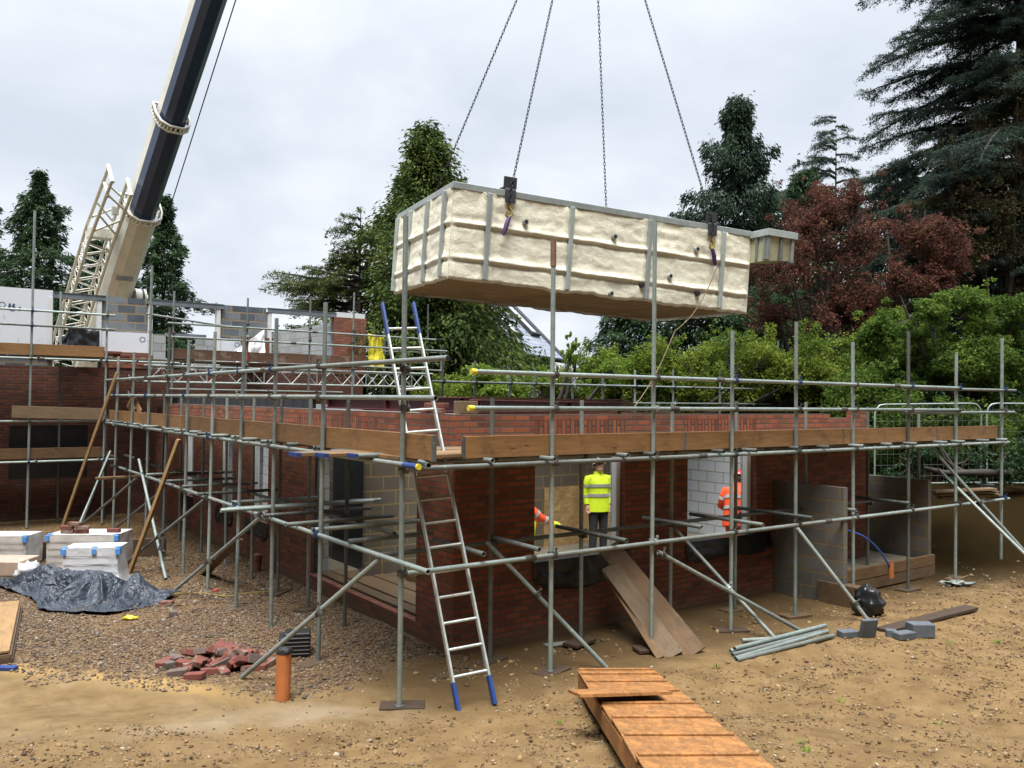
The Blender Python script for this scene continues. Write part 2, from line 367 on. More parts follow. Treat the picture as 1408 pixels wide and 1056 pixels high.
def board(name, p0, p1, w, t, mat, parent=None, up=None, bevel=.004):
    "plank from p0 to p1 (centre line), width along local Y, thickness along local Z"
    L = (V(p1) - V(p0)).length; b = MB(); n = max(1, int(L / .6))
    xs = [L * i / n for i in range(n + 1)]; vs = []; bow = random.uniform(-.004, .004) * L
    for x in xs:
        k = bow * 4 * (x / L) * (1 - x / L)
        vs += [(x, -w / 2, -t / 2 + k), (x, w / 2, -t / 2 + k), (x, w / 2, t / 2 + k), (x, -w / 2, t / 2 + k)]
    fs = [(i * 4 + j, i * 4 + (j + 1) % 4, i * 4 + 4 + (j + 1) % 4, i * 4 + 4 + j) for i in range(n) for j in range(4)]
    fs = [f[::-1] for f in fs] + [(0, 1, 2, 3), (n * 4 + 3, n * 4 + 2, n * 4 + 1, n * 4)]
    b.add(vs, fs); o = b.build(name, mat, None, bevel)
    return setm(o, orient(p0, p1, up), parent)
TR = .0265
def stube(name, p0, p1, mat='tube_bright', parent=None, r=TR):
    L = (V(p1) - V(p0)).length; o = MB().pipe((0, 0, 0), (L, 0, 0), r).build(name, mat)
    return setm(o, orient(p0, p1), parent)
ZEN, EXPO = 60., 0.28
# ------------------------------------------------------------------ scaffolding
def coupler_mesh(mat):
    b = MB()
    b.tube((-.026, 0, 0), (.026, 0, 0), .041, n=10); b.tube((-.020, 0, 0), (-.012, 0, 0), .045, n=10)
    b.tube((0, -.026, -.056), (0, .026, -.056), .041, n=10)
    b.box((0, 0, -.03), (.05, .05, .03))
    b.tube((-.014, .02, .03), (-.014, .085, .034), .009, n=6); b.tube((.03, .0, -.085), (.085, .0, -.088), .009, n=6)
    b.box((-.014, .07, .033), (.024, .02, .024)); b.box((.07, 0, -.088), (.02, .024, .024))
    o = b.build('coupler', mat); me = o.data; bpy.data.objects.remove(o); return me
CPL = [coupler_mesh('coupler_steel'), coupler_mesh('coupler_steel'), coupler_mesh('coupler_blue'), coupler_mesh('steel_galv')]
def coupler(parent, x, ang):
    o = bpy.data.objects.new('coupler', random.choices(CPL, (5, 3, 2, 2))[0]); COL.objects.link(o); o.parent = parent
    o.matrix_basis = Matrix.Translation((x, 0, 0)) @ Matrix.Rotation(ang, 4, 'X'); return o
PLATE = MB().bx(0, .005, -.042, .042, -.042, .042).build('base_plate', 'tube_dark'); PLATE_ME = PLATE.data; bpy.data.objects.remove(PLATE)
def standard(parent, base, top, mat, zs=(), ang=0., plate=True, r=TR):
    o = stube('standard', base, top, mat, parent, r)
    for z in zs: coupler(o, z - base[2], ang)
    if plate:
        p = bpy.data.objects.new('base_plate', PLATE_ME); COL.objects.link(p); p.parent = o
    return o
SLEEVE = MB().tube((-.07, 0, 0), (.07, 0, 0), .035, n=10).tube((-.02, 0, .03), (.02, 0, .03), .012, n=6).build('sleeve', 'coupler_steel'); SLEEVE_ME = SLEEVE.data; bpy.data.objects.remove(SLEEVE)
def rail(name, parent, p0, p1, cuts=(), mat=None):
    "a run of horizontal tube, joined with sleeves where it is cut"
    p0, p1 = V(p0), V(p1); ts = [0] + list(cuts) + [1]
    for a, b in zip(ts, ts[1:]):
        o = stube(name, p0.lerp(p1, a), p0.lerp(p1, b), mat or random.choice(('tube_bright', 'tube_bright', 'tube_dull')), parent)
        if b < 1:
            s = bpy.data.objects.new('sleeve', SLEEVE_ME); COL.objects.link(s); s.parent = o; s.location = ((p1 - p0).length * (b - a), 0, 0)
soles = []
def sole(x, y, ang, label, L=.44, mat=None, z=0):
    o = board('sole_board', (-L / 2, 0, 0), (L / 2, 0, 0), .22, .04, mat or random.choice(('board_dark', 'board_mud', 'board_dark')))
    o.matrix_basis = Matrix.Translation((x, y, z + .010)) @ Matrix.Rotation(ang, 4, 'Z') @ Matrix.Translation((-L / 2, 0, 0))
    tag(o, label, 'sole board', 'sole boards under the scaffold standards'); soles.append((x, y)); return o
lean = lambda: random.uniform(-.02, .02)
ZS = .033       # standards stand on the sole boards
# --- front run: outer row along Y = 0, inner row at Y = .75
SF = thing('scaffold', 'galvanised tube scaffold run along the front brick wall with brown toe boards', 'scaffold', (0, 0, 0), 0, 'scaffold runs around the unfinished walls')
XO = [0.0, 1.89, 3.46, 4.94, 6.33, 7.77, 9.34, 10.87, 12.56]
ZT = [4.85, 4.60, 5.29, 3.99, 4.20, 3.98, 4.24, 3.95, 4.29]
FM = ['tube_bright', 'tube_bright', 'tube_bright', 'tube_bright', 'tube_bright', 'tube_bright', 'tube_dark', 'tube_bright', 'tube_bright']
near_names = ['beside the foot of the ladder', 'beyond the top end of the plywood ramp', 'in front of the leaning planks', 'at the left end of the loose tubes', 'behind the right end of the loose tubes', 'beside the black sack', 'in front of the timber-edged step', 'right of the timber-edged step', 'at the far right end of the front scaffold']
for x, zt, m, nm in zip(XO, ZT, FM, near_names):
    s = standard(SF, V((x, 0, ZS)), V((x + lean(), lean(), zt)), m, (3.33, 2.95, 2.35, 1.33), 0)
    if x == 1.89:
        e = MB().tube((zt - ZS - .06, 0, 0), (zt - ZS + .22, 0, 0), .034, n=12).build('spigot', plain('rust_sleeve', (.22, .12, .085), (.15, .085, .06), .7)); e.parent = s
    sole(x + .05, .03, random.uniform(-.6, .3), 'timber sole board under the standard ' + nm, z=.0)
XI = [1.57, 2.95, 4.55, 5.9, 7.6, 9.35, 11.0]
for x in XI:
    standard(SF, V((x, .72, ZS)), V((x + lean(), .72, 3.02 + random.uniform(-.05, .05))), random.choice(('tube_dull', 'tube_dark', 'tube_dull')), (2.35, 1.36), 0)
for x, nm in zip(XI[:5], ['left of the second standard', 'below the first window sill', 'behind the leaning planks', 'behind the crossing braces', 'between the two low block walls']):
    sole(x, .74, random.uniform(-.3, .3), 'timber sole board under the inner standard ' + nm)
for z0, z1, nm, xa, xb, cuts in ((3.33, 3.33, 'guardrail', .77, 10.9, (.38, .8)), (2.95, 2.95, 'guardrail', .74, 10.85, (.30, .66)), (2.35, 2.35, 'ledger', -.06, 12.75, (.34, .71)), (1.33, 1.30, 'ledger', .02, 12.75, (.12, .55))):
    rail(nm, SF, (xa, -.056, z0), (xb, -.056, z1), cuts)
rail('guardrail', SF, (9.2, .0, 3.30), (13.0, -.06, 3.32)); rail('guardrail', SF, (9.2, 0, 2.90), (12.95, -.06, 2.91))
for p in ((.77, -.056, 3.33), (.74, -.056, 2.95)):
    MB().tube((p[0] - .012, p[1], p[2]), (p[0] + .05, p[1], p[2]), .031, n=12).build('end_cap', 'hook_yellow' if False else 'yellow_plastic', SF)
rail('ledger', SF, (.4, .665, 2.35), (12.7, .665, 2.35), (.5,), 'tube_dull'); rail('ledger', SF, (.1, .665, 1.39), (9.5, .665, 1.39), (.45,), 'tube_dark')
# transoms, platform level and lower level
for x in (1.0, 1.75, 2.9, 3.35, 4.6, 5.2, 6.25, 6.9, 7.7, 8.6, 9.25, 10.2, 10.8, 11.7, 12.45):
    stube('transom', (x, -.16 + random.uniform(-.06, .05), 2.404), (x, 1.1, 2.404), random.choice(('tube_dull', 'tube_dark', 'tube_dull')), SF)
stube('transom', (.05, -.42, 2.41), (.55, 1.0, 2.41), 'tube_bright', SF)
for x, ya, yb in ((.9, -.12, .95), (1.55, -.22, .8), (2.75, -.3, 1.0), (4.3, -.05, 1.0), (5.15, -.35, .9), (6.3, -.3, 1.05), (7.6, -.15, 1.0), (9.2, -.1, .9)):
    stube('transom', (x, ya, 1.442), (x + random.uniform(-.05, .05), yb, 1.442), random.choice(('tube_dull', 'tube_dark')), SF)
# toe boards and deck
for a, b in ((.74, 4.06), (4.08, 7.55), (7.57, 10.3), (10.33, 12.5)):
    o = board('toe_board', (a, .048, 2.54), (b, .048, 2.54), .235, .036, 'scaffold_board', SF, (0, -1, 0))
    for x in ((a, b) if a < 5 else (b,)):
        e = MB().bx(x - .012, x + .012, .026, .070, 2.425, 2.655).build('end_band', 'tube_dark', o)
for r in range(5):
    y = .16 + r * .232
    for a, b in (((-.02, -.02, -.25, -.5, -.7)[r], 3.1), (3.12, 6.7), (6.72, 9.9), (9.92, 12.6 - .3 * (r % 2))):
        if y > 1.15 and b < 10.5: continue
        o = board('deck_board', (a, y, 2.450), (b, y, 2.450), .225, .038, random.choice(('board_old', 'board_grey', 'scaffold_board')), SF)
        if a < -.1:
            e = MB().bx(a - .003, a + .05, y - .1145, y + .1145, 2.4295, 2.4705).build('end_band', 'blue_plastic', o)
# braces
def brace(parent, p0, p1, mat='tube_bright', clamp=None, ext=0.):
    p0, p1 = V(p0), V(p1); d = (p1 - p0).normalized(); o = stube('brace', p0 - d * ext, p1, mat, parent)
    if clamp: coupler(o, (p1 - p0).length * clamp, 1.2)
brace(SF, (1.42, .60, 1.42), G(834, 918, .01), 'tube_bright', .42)
brace(SF, PY(905, 759, -.11), G(1102, 868, .02), 'tube_dull', .03)
brace(SF, PY(928, 727, .78), G(1067, 879, .02), 'tube_dull', .55)
brace(SF, PY(1096, 726, -.11), G(1196, 856, .02), 'tube_bright', .8)
brace(SF, PY(1282, 618, .3), G(1452, 806, .02), 'tube_bright', .4); brace(SF, PY(1290, 645, .3), G(1466, 818, .02), 'tube_bright')
# scaffold boards laid loose on the far lower tubes
for k in range(3):
    o = board('plank', PY(1282 + 4 * k, 676 + 4 * k, .45), PY(1366 + 3 * k, 672 + 4 * k, -.15), .22, .038, 'board_grey')
    tag(o, 'weathered grey plank lying on the lower tubes at the right end of the scaffold', 'plank', 'grey planks on the right end of the scaffold')
# --- side run: outer row along X = 0 going away, inner row at X = .78
SS = thing('scaffold', 'galvanised tube scaffold run along the long side wall, seen end on from its near corner', 'scaffold', (0, .3, 0), 0, 'scaffold runs around the unfinished walls')
YO = [1.9, 3.49, 4.86, 6.2, 7.68, 9.02, 10.45, 12.0, 13.5]
ZT2 = [4.16, 4.09, 4.09, 4.07, 4.02, 4.32, 5.65, 3.98, 3.94]
SM = ['tube_bright', 'tube_bright', 'tube_bright', 'tube_bright', 'tube_bright', 'tube_dark', 'tube_bright', 'tube_bright', 'tube_bright']
nm2 = ['behind the brick heap and orange pipe', 'beyond the black crates', 'right of the raking tube from the tarpaulin', 'just right of the dark tarpaulin', 'behind the tarpaulin end', None, None, 'beside the block packs', None]
for y, zt, m, nm in zip(YO, ZT2, SM, nm2):
    standard(SS, V((-.04 + lean(), y, ZS - .05)), V((lean(), y + lean(), zt)), m, (3.41, 3.05, 2.40, 1.45), rad(-90))
    if nm: sole(-.08, y, random.uniform(-.4, .7), 'timber sole board under the side standard ' + nm, z=-.03)
YI = [2.95, 4.2, 5.4, 6.6, 8.0, 9.5, 11.1, 12.6]
for y in YI: standard(SS, V((.78, y, .0)), V((.78 + lean(), y, 3.03 + random.uniform(-.04, .05))), random.choice(('tube_dull', 'tube_dark', 'tube_dull', 'tube_bright')), (2.40, 1.45), rad(-90))
for y, nm in zip(YI[:3], ['nearest the wide doorway', 'in the middle of the wide doorway', 'by the left jamb of the wide doorway']): sole(.8, y, random.uniform(.2, .9), 'timber sole board under the inner standard ' + nm)
for z, nm, ya, yb, cuts in ((3.41, 'guardrail', -.92, 14.8, (.3, .62)), (3.05, 'guardrail', -.72, 14.2, (.25, .7)), (2.40, 'ledger', -.25, 14.7, (.4, .75)), (1.45, 'ledger', -.62, 12.9, (.33, .66))):
    rail(nm, SS, (-.056, ya, z), (-.056, yb, z), cuts)
rail('ledger', SS, (.725, .9, 2.40), (.725, 14.5, 2.40), (.45,), 'tube_dull'); rail('ledger', SS, (.725, 1.5, 1.45), (.725, 13.5, 1.45), (.45,), 'tube_dark')
MB().tube((-.056, -.93, 3.41), (-.056, -.92, 3.41), .0215, n=10).build('end_cap', 'black_plastic', SS)
MB().path([(-.056, -.14, 2.40), (-.056, -.25, 2.40), (-.056, -.40, 2.40)], .031).build('tube_end_cover', 'blue_plastic', SS); MB().tube((-.056, -.401, 2.40), (-.056, -.43, 2.40), .029, n=12).build('end_cap', 'yellow_plastic', SS)
for y in (.5, 1.3, 2.0, 2.8, 3.6, 4.3, 5.0, 5.6, 6.3, 7.0, 7.75, 8.4, 9.1, 9.9, 10.5, 11.4, 12.1, 13.0, 13.6):
    stube('transom', (-.16 + random.uniform(-.1, .06), y, 2.454), (1.2, y, 2.454), random.choice(('tube_dull', 'tube_dark')), SS)
for y, xa, xb in ((1.0, -.1, .95), (1.95, -.12, 1.3), (2.5, -.22, 1.25), (3.4, -.18, 1.35), (4.1, -.1, 1.2), (5.0, -.08, 1.2), (6.3, -.2, 1.1), (7.6, -.1, 1.2), (8.7, -.14, 1.15), (10.2, -.1, 1.1)):
    stube('transom', (xa, y, 1.504), (xb, y + random.uniform(-.06, .06), 1.504), random.choice(('tube_dull', 'tube_dark', 'tube_bright')), SS)
for a, b in ((-.52, 1.93), (1.95, 5.0), (5.02, 8.2), (8.22, 11.2), (11.22, 14.7)):
    o = board('toe_board', (.048, a, 2.58), (.048, b, 2.58), .245, .036, 'scaffold_board' if a > -1 else 'board_old', SS, (1, 0, 0))
    if a < 0: MB().bx(.026, .070, a - .012, a + .012, 2.455, 2.70).build('end_band', 'tube_dark', o)
for r in range(5):
    x = .17 + r * .232
    for a, b in ((1.36 if r else 1.45, 5.1), (5.12, 9.0), (9.02, 12.9), (12.92, 14.4)):
        board('deck_board', (x, a, 2.498), (x, b, 2.498), .225, .038, random.choice(('board_old', 'board_grey', 'scaffold_board')), SS)
def gp(px, py, z=.0): return G(px, py, z)
brace(SS, PX(523, 768, -.03), G(333, 931, .02), 'tube_dull', .42)
brace(SS, PX(362, 708, -.03), G(240, 812, .02), 'tube_bright', .55)
brace(SS, PX(281, 687, -.05), G(168, 778, .02), 'tube_dull', .5)
brace(SS, PX(191, 632, -.06), G(228, 796, .02), 'tube_bright', .8)
brace(SS, PX(216, 680, .4), G(150, 733, .02), 'tube_dull'); brace(SS, PX(187, 658, -.06), G(112, 722, .02), 'tube_dull')
brace(SS, PX(152, 620, -.06), G(103, 735, .02), 'tube_bright'); brace(SS, PX(150, 622, .05), G(107, 731, .02), 'tube_dull')
# tubes stored loose on the lower lift of the side run
for k, (dy, xa, xb) in enumerate(((0, -.62, 1.55), (.055, -.58, 1.7), (.11, -.5, 1.45))):
    o = stube('scaffold_tube', (xa, 3.75 + dy, 1.56), (xb, 3.72 + dy, 1.56), 'tube_dull' if k else 'tube_bright'); tag(o, 'loose scaffold tube lying across the lower lift of the side scaffold', 'scaffold tube', 'loose tubes lying on the lower lift of the side scaffold')
# --- upper run on the far left building
SB = thing('scaffold', 'tall galvanised scaffold with brown toe boards along the blockwork upper storey on the left', 'scaffold', (0, 14.6, 0), 0, 'scaffold runs around the unfinished walls')
YB = 14.6
for x, z0, zt, m in ((-1.62, 0, 7.25, 'tube_bright'), (-.06, 0, 5.55, 'tube_bright'), (.92, 1.5, 6.25, 'tube_bright'), (1.46, 2.6, 5.67, 'tube_dull'), (3.31, 2.6, 5.64, 'tube_dull'), (5.04, 2.6, 5.78, 'tube_dull'), (6.34, 2.6, 6.04, 'tube_dull'), (9.24, 1.5, 4.63, 'tube_dull'), (-3.4, 0, 5.6, 'tube_bright'), (-5.2, 0, 6.4, 'tube_bright')):
    standard(SB, V((x - .03, YB, z0 + .02)), V((x, YB, zt)), m, [z for z in (4.96, 4.62, 3.87, 2.44, 1.52) if z0 < z < zt], 0, z0 == 0)
for x, zt in ((-.93, 5.52), (-2.7, 5.5)): standard(SB, V((x, YB + .75, 3.9)), V((x - .03, YB + .75, zt)), 'tube_bright', (), 0, False)
for x in (-.93, -2.7, -4.4, .1): standard(SB, V((x, YB + .75, .02)), V((x, YB + .75, 3.84)), 'tube_dark', (2.44,), 0)
MB().tube((3.31, YB, 4.0), (3.31, YB, 4.55), .031, n=12).build('red_sleeve', 'red_plastic', SB)
rail('guardrail', SB, (-6, YB - .056, 4.96), (.1, YB - .056, 4.96), (.5,)); rail('guardrail', SB, (-6, YB - .056, 4.62), (.1, YB - .056, 4.62), (.5,))
rail('guardrail', SB, (.8, YB - .056, 5.05), (2.7, YB - .056, 4.86)); rail('guardrail', SB, (1.3, YB - .056, 4.86), (9.0, YB - .056, 4.83), (.5,)); rail('guardrail', SB, (1.3, YB - .056, 4.52), (9.4, YB - .056, 4.50), (.4,))
rail('ledger', SB, (-6, YB - .056, 3.87), (1.6, YB - .056, 3.87), (.6,)); rail('ledger', SB, (-6, YB - .056, 2.44), (.2, YB - .056, 2.44), (.55,)); rail('ledger', SB, (-6, YB - .056, 1.52), (.2, YB - .056, 1.52), (.5,))
rail('ledger', SB, (1.3, YB - .056, 3.22), (6.0, YB - .056, 3.2)); rail('ledger', SB, (6.3, YB - .056, 3.95), (9.3, YB - .056, 3.9))
for a, b in ((-6, -2.6), (-2.58, -.1)): board('toe_board', (a, YB + .048, 4.08), (b, YB + .048, 4.08), .255, .036, 'scaffold_board', SB, (0, -1, 0))
for a, b in ((1.46, 4.1), (4.12, 6.6)): board('toe_board', (a, YB + .048, 4.11), (b, YB + .048, 4.09), .26, .036, 'board_mortar', SB, (0, -1, 0))
board('toe_board', (-6, YB + .048, 1.71), (.0, YB + .048, 1.70), .24, .036, 'board_old', SB, (0, -1, 0))
for r in range(4):
    for a, b in ((-6, -2.1), (-2.08, 1.55), (1.57, 6.5)):
        board('deck_board', (a, YB + .17 + r * .232, 3.93), (b, YB + .17 + r * .232, 3.93), .225, .038, random.choice(('board_old', 'board_grey')), SB)
    board('deck_board', (-6, YB + .17 + r * .232, 1.58), (.2, YB + .17 + r * .232, 1.58), .225, .038, 'board_old', SB)
for x in (-4.5, -3, -1.5, -.2, .6): stube('transom', (x, YB - .15, 3.885), (x, YB + 1.1, 3.885), 'tube_dull', SB); stube('transom', (x, YB - .15, 1.535), (x, YB + 1.1, 1.535), 'tube_dull', SB)
# pale sheeted board under the lift
o = board('plank', (-2.0, YB - .10, 2.66), (-.1, YB - .10, 2.60), .27, .03, 'board_grey', None, (0, -1, 0)); tag(o, 'pale weathered plank tied flat along the scaffold tube below the upper lift on the left', 'plank')
# aluminium lattice beam spanning under the upper scaffold
LB = thing('lattice_beam', 'long silver aluminium lattice beam spanning beneath the brown mortar-stained toe boards', 'lattice beam', (.9, YB + .1, 3.4))
for nm, z in (('top_chord', 3.80), ('bottom_chord', 3.40)): MB().tube((.8, YB + .1, z), (9.0, YB + .1, z), .027, n=10).build(nm, 'aluminium', LB)
x = .9; k = 0; lb = MB()
while x < 8.7:
    lb.tube((x, YB + .1, 3.42), (x + .34, YB + .1, 3.78), .016, n=6); lb.tube((x + .34, YB + .1, 3.78), (x + .68, YB + .1, 3.42), .016, n=6)
    if k % 2: lb.tube((x + .72, YB + .1, 3.42), (x + .72, YB + .1, 3.78), .016, n=6); x += .09
    x += .70; k += 1
lb.build('lacing', 'aluminium', LB)
o = LB.copy(); COL.objects.link(o); o.location.y += .8; o['label'] = 'second silver lattice beam hidden just behind the long one under the upper scaffold'; o['group'] = LB['group'] = 'lattice beams under the upper scaffold'
for ch in list(LB.children):
    c = ch.copy(); COL.objects.link(c); c.parent = o
# --- back run behind the front wing
SK = thing('scaffold', 'far scaffold rails and thin standards in front of the green hedge behind the building', 'scaffold', (6, 8.4, 0), 0, 'scaffold runs around the unfinished walls')
YK = 8.4
for px, zt in ((608, 3.9), (652, 3.9), (700, 3.75), (735, 3.8), (788, 3.7), (828, 3.75), (873, 3.85), (926, 3.9), (990, 3.95), (1069, 4.9), (1156, 4.5)):
    p = PY(px, 545, YK); standard(SK, V((p.x, YK, .03)), V((p.x + lean(), YK, zt)), random.choice(('tube_dull', 'tube_bright')), (3.42, 2.98), 0, False)
p0, p1 = PY(592, 545, YK), PY(1395, 545, YK)
rail('guardrail', SK, (p0.x, YK - .056, 3.42), (p1.x, YK - .056, 3.46), (.3, .6)); rail('guardrail', SK, (p0.x, YK - .056, 2.98), (p1.x, YK - .056, 3.02), (.4, .7))
rail('ledger', SK, (p0.x, YK - .056, 2.3), (p1.x, YK - .056, 2.3), (.4, .7))
# far upper-left rails by the yellow sack
SU = thing('scaffold', 'small group of scaffold tubes beside the yellow sack and in front of the large conifer', 'scaffold', (9, 17, 2.4), 0, 'scaffold runs around the unfinished walls')
for px, zt in ((528, 5.3), (548, 5.5), (588, 6.2), (530, 5.1)):
    p = PY(px, 470, 17 + (px % 3) * .5); standard(SU, V((p.x, p.y, .05)), V((p.x, p.y, zt)), 'tube_dull', (), 0, False)
for z, y in ((5.0, 17), (4.55, 17), (4.2, 17.4)): rail('guardrail', SU, (PY(505, 470, y).x, y, z), (PY(612, 470, y).x, y, z + .05))
# ------------------------------------------------------------------ buildings
def wallmesh(axis, c, t, u0, u1, z0, z1, holes=()):
    "wall along X (axis 0) or Y (axis 1): outer face at c, thickness t (inwards, signed), with rectangular holes (u0,u1,z0,z1)"
    us = sorted({u0, u1, *[v for h in holes for v in h[:2] if u0 < v < u1]}); zs = sorted({z0, z1, *[v for h in holes for v in h[2:] if z0 < v < z1]})
    nu, nz = len(us) - 1, len(zs) - 1
    def solid(i, j):
        if not (0 <= i < nu and 0 <= j < nz): return False
        cu, cz = (us[i] + us[i + 1]) / 2, (zs[j] + zs[j + 1]) / 2
        return not any(h[0] < cu < h[1] and h[2] < cz < h[3] for h in holes)
    b = MB()
    def P(u, w, z): return (u, c + w, z) if axis == 0 else (c + w, u, z)
    for i in range(nu):
        for j in range(nz):
            if not solid(i, j): continue
            a, e, p, q = us[i], us[i + 1], zs[j], zs[j + 1]
            b.add([P(a, 0, p), P(e, 0, p), P(e, 0, q), P(a, 0, q)], [(0, 1, 2, 3)]); b.add([P(a, t, p), P(e, t, p), P(e, t, q), P(a, t, q)], [(3, 2, 1, 0)])
            if not solid(i - 1, j): b.add([P(a, 0, p), P(a, t, p), P(a, t, q), P(a, 0, q)], [(0, 1, 2, 3)])
            if not solid(i + 1, j): b.add([P(e, 0, p), P(e, t, p), P(e, t, q), P(e, 0, q)], [(3, 2, 1, 0)])
            if not solid(i, j - 1): b.add([P(a, 0, p), P(e, 0, p), P(e, t, p), P(a, t, p)], [(3, 2, 1, 0)])
            if not solid(i, j + 1): b.add([P(a, 0, q), P(e, 0, q), P(e, t, q), P(a, t, q)], [(0, 1, 2, 3)])
    return b
X0, Y0, XE = 1.36, 1.2, 10.18
HB = thing('unfinished_house', 'unfinished single-storey red brick house shell with open window holes behind the front scaffold', 'building', (X0, Y0, 0))
w1, w2 = (2.57, 4.15, .95, 2.58), (5.41, 6.99, .95, 2.58)
wallmesh(0, Y0, .105, X0, XE, -.3, 2.78, (w1, w2, (2.56, 4.16, 2.5, 2.79), (5.3, 7.0, 2.5, 2.79))).build('front_wall', 'brick', HB)
for a, b in ((2.56, 4.16), (5.3, 7.0)): MB().bx(a, b, Y0 - .002, Y0 + .105, 2.565, 2.78).build('soldier_course', 'brick_soldier', HB)
# topping courses, slightly stepped
MB().bx(X0, XE - 1.2, Y0 + .001, Y0 + .104, 2.782, 2.86).build('top_course', 'brick', HB); MB().bx(XE - .55, XE, Y0 + .001, Y0 + .104, 2.782, 2.94).build('top_course', 'brick', HB)
# side wall: corner pier, wide doorway, then windows
sh = [(2.10, 5.63, .20, 2.5), (7.5, 8.6, .75, 2.5), (9.5, 10.5, .75, 2.5), (12.3, 13.2, .75, 2.5)]
sw = wallmesh(1, X0, .105, Y0 + .1055, 15.8, -.3, 2.78, sh + [(3.2, 6.2, 2.5, 2.79)]); sw.build('side_wall', 'brick', HB)
MB().bx(X0 - .002, X0 + .105, 3.2, 6.2, 2.5, 2.78).build('soldier_course', 'brick_soldier', HB)
MB().bx(X0 + .001, X0 + .104, Y0 + .107, 14.5, 2.782, 2.86).build('top_course', 'brick', HB)
# inner leaf of blockwork and the room walls
wallmesh(0, Y0 + .2, .1, X0 + .2, XE - .1, 0, 2.55, (w1, w2)).build('inner_leaf', 'block', HB)
wallmesh(1, X0 + .2, .1, Y0 + .31, 15.7, 0, 2.86, [(2.2, 5.5, .2, 2.5)] + sh[1:]).build('inner_leaf', 'block', HB)
jd = MB()
y = 6.1
while y < 15:
    jd.bx(X0 + .22, X0 + .3, y, y + .40, 2.862, 3.05); y += .43
jd.build('cavity_tray', 'joist_dark', HB); board('wall_plate', (X0 + .26, 5.9, 3.075), (X0 + .26, 15.2, 3.075), .1, .045, 'timber_fresh', HB)
wallmesh(1, XE - .3, .1, Y0 + .31, 7.55, 0, 2.55).build('end_wall', 'block_light', HB); wallmesh(1, XE, -.105, Y0 + .1055, 7.6, -.3, 2.78).build('end_wall', 'brick', HB)
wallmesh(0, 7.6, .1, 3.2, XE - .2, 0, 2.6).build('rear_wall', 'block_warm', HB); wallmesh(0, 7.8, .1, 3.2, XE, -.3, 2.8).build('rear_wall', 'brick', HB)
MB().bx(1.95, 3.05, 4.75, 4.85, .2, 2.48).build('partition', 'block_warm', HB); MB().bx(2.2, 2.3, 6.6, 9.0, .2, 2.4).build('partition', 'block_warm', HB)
MB().bx(3.3, 3.4, 7.9, 15.7, .2, 2.9).build('partition', 'block', HB)
MB().bx(X0 + .31, XE - .31, Y0 + .31, 7.59, .05, .2).build('floor_slab', 'concrete', HB); MB().bx(X0 + .306, 3.3, 7.6, 15.7, .05, .2).build('floor_slab', 'concrete', HB)
MB().bx(X0 + .107, X0 + .304, 2.12, 5.6, .0, .197).build('threshold', 'slab_edge', HB)
for k in range(6): board('floor_plank', (X0 + .215 + .2 * k, 2.13, .224 + .003 * (k % 2)), (X0 + .215 + .2 * k, 5.49 - .2 * (k > 1), .224 + .003 * (k % 2)), .192, .04, 'board_mud', HB)
board('floor_plank', (X0 + 1.3, 2.2, .30), (X0 + 1.1, 4.2, .30), .2, .10, 'board_old', HB)
# white window cavity formers and hanging black damp-proof membrane
def former(x0, x1, y0, y1, z0, z1): return MB().bx(x0, x1, y0, y1, z0, z1).build('cavity_former', 'white_pvc', HB)
for w, px in ((w1, 847), (w2, 1027)): former(PY(px, 700, Y0 + .11).x, w[1] + .08, Y0 + .107, Y0 + .195, w[2] - .02, 2.62)
for h in sh[1:]: former(X0 + .107, X0 + .195, h[1] - .10, h[1] - .003, h[2], 2.49); former(X0 + .107, X0 + .195, h[0] + .003, h[0] + .1, h[2], 2.49)
def hanging(name, p0, p1, drop, outn, parent, mat='membrane'):
    "crumpled sheet hanging from the sill edge"
    p0, p1, outn = V(p0), V(p1), V(outn); nx, nz = 40, 14; vs = []
    for i in range(nx + 1):
        u = i / nx; dd = drop * (.8 + .35 * noise.noise(V((u * 2.5, p0.x, 3))))
        if u > .9 or u < .1: dd *= .8
        for j in range(nz + 1):
            v = j / nz; q = p0.lerp(p1, u) + V((0, 0, .02 - dd * v)); k = .012 + .035 * v + .04 * v * noise.noise(V((u * 9, v * 2.5, p0.y))) + .015 * noise.noise(V((u * 25, v * 6, 1)))
            vs.append(q + outn * max(.006, k))
    b = MB(); b.add(vs, [(i * (nz + 1) + j, (i + 1) * (nz + 1) + j, (i + 1) * (nz + 1) + j + 1, i * (nz + 1) + j + 1) for i in range(nx) for j in range(nz)], 0, True)
    o = b.build(name, mat, parent); m = o.modifiers.new('t', 'SOLIDIFY'); m.thickness = .003; return o
hanging('damp_membrane', (w1[0] - .03, Y0, .95), (w1[1] + .1, Y0, .95), .42, (0, -1, 0), HB); hanging('damp_membrane', (w2[0] - .05, Y0, .95), (w2[1] + .35, Y0, .95), .42, (0, -1, 0), HB)
for w in (w1, w2): MB().bx(w[0], w[1], Y0 - .004, Y0 + .2, .952, .962).build('damp_membrane', 'membrane', HB)
for h in sh[1:]: hanging('damp_membrane', (X0, h[0] - .05, .75), (X0, h[1] + .05, .75), .38, (-1, 0, 0), HB)
# strips of render splash at the wall foot are in the brick; OSB sheet inside the first window
MB().bx(5.0, 8.25, 5.5, 5.6, .2, 2.5).build('partition', 'block_warm', HB); MB().bx(2.2, 2.22, 5.02, 6.58, .2, 2.5).build('shade_panel', 'membrane', HB)  # black panel added in place of the dark shade inside the wide doorway
p0, p1 = PY(749, 671, 5.47), PY(842, 664, 5.47)
o = MB().bx(p0.x, p1.x, 5.472, 5.49, .2, p0.z).build('osb_sheet', 'osb'); tag(o, 'sheet of yellow-brown chipboard standing against the inner wall behind the man in yellow', 'board')
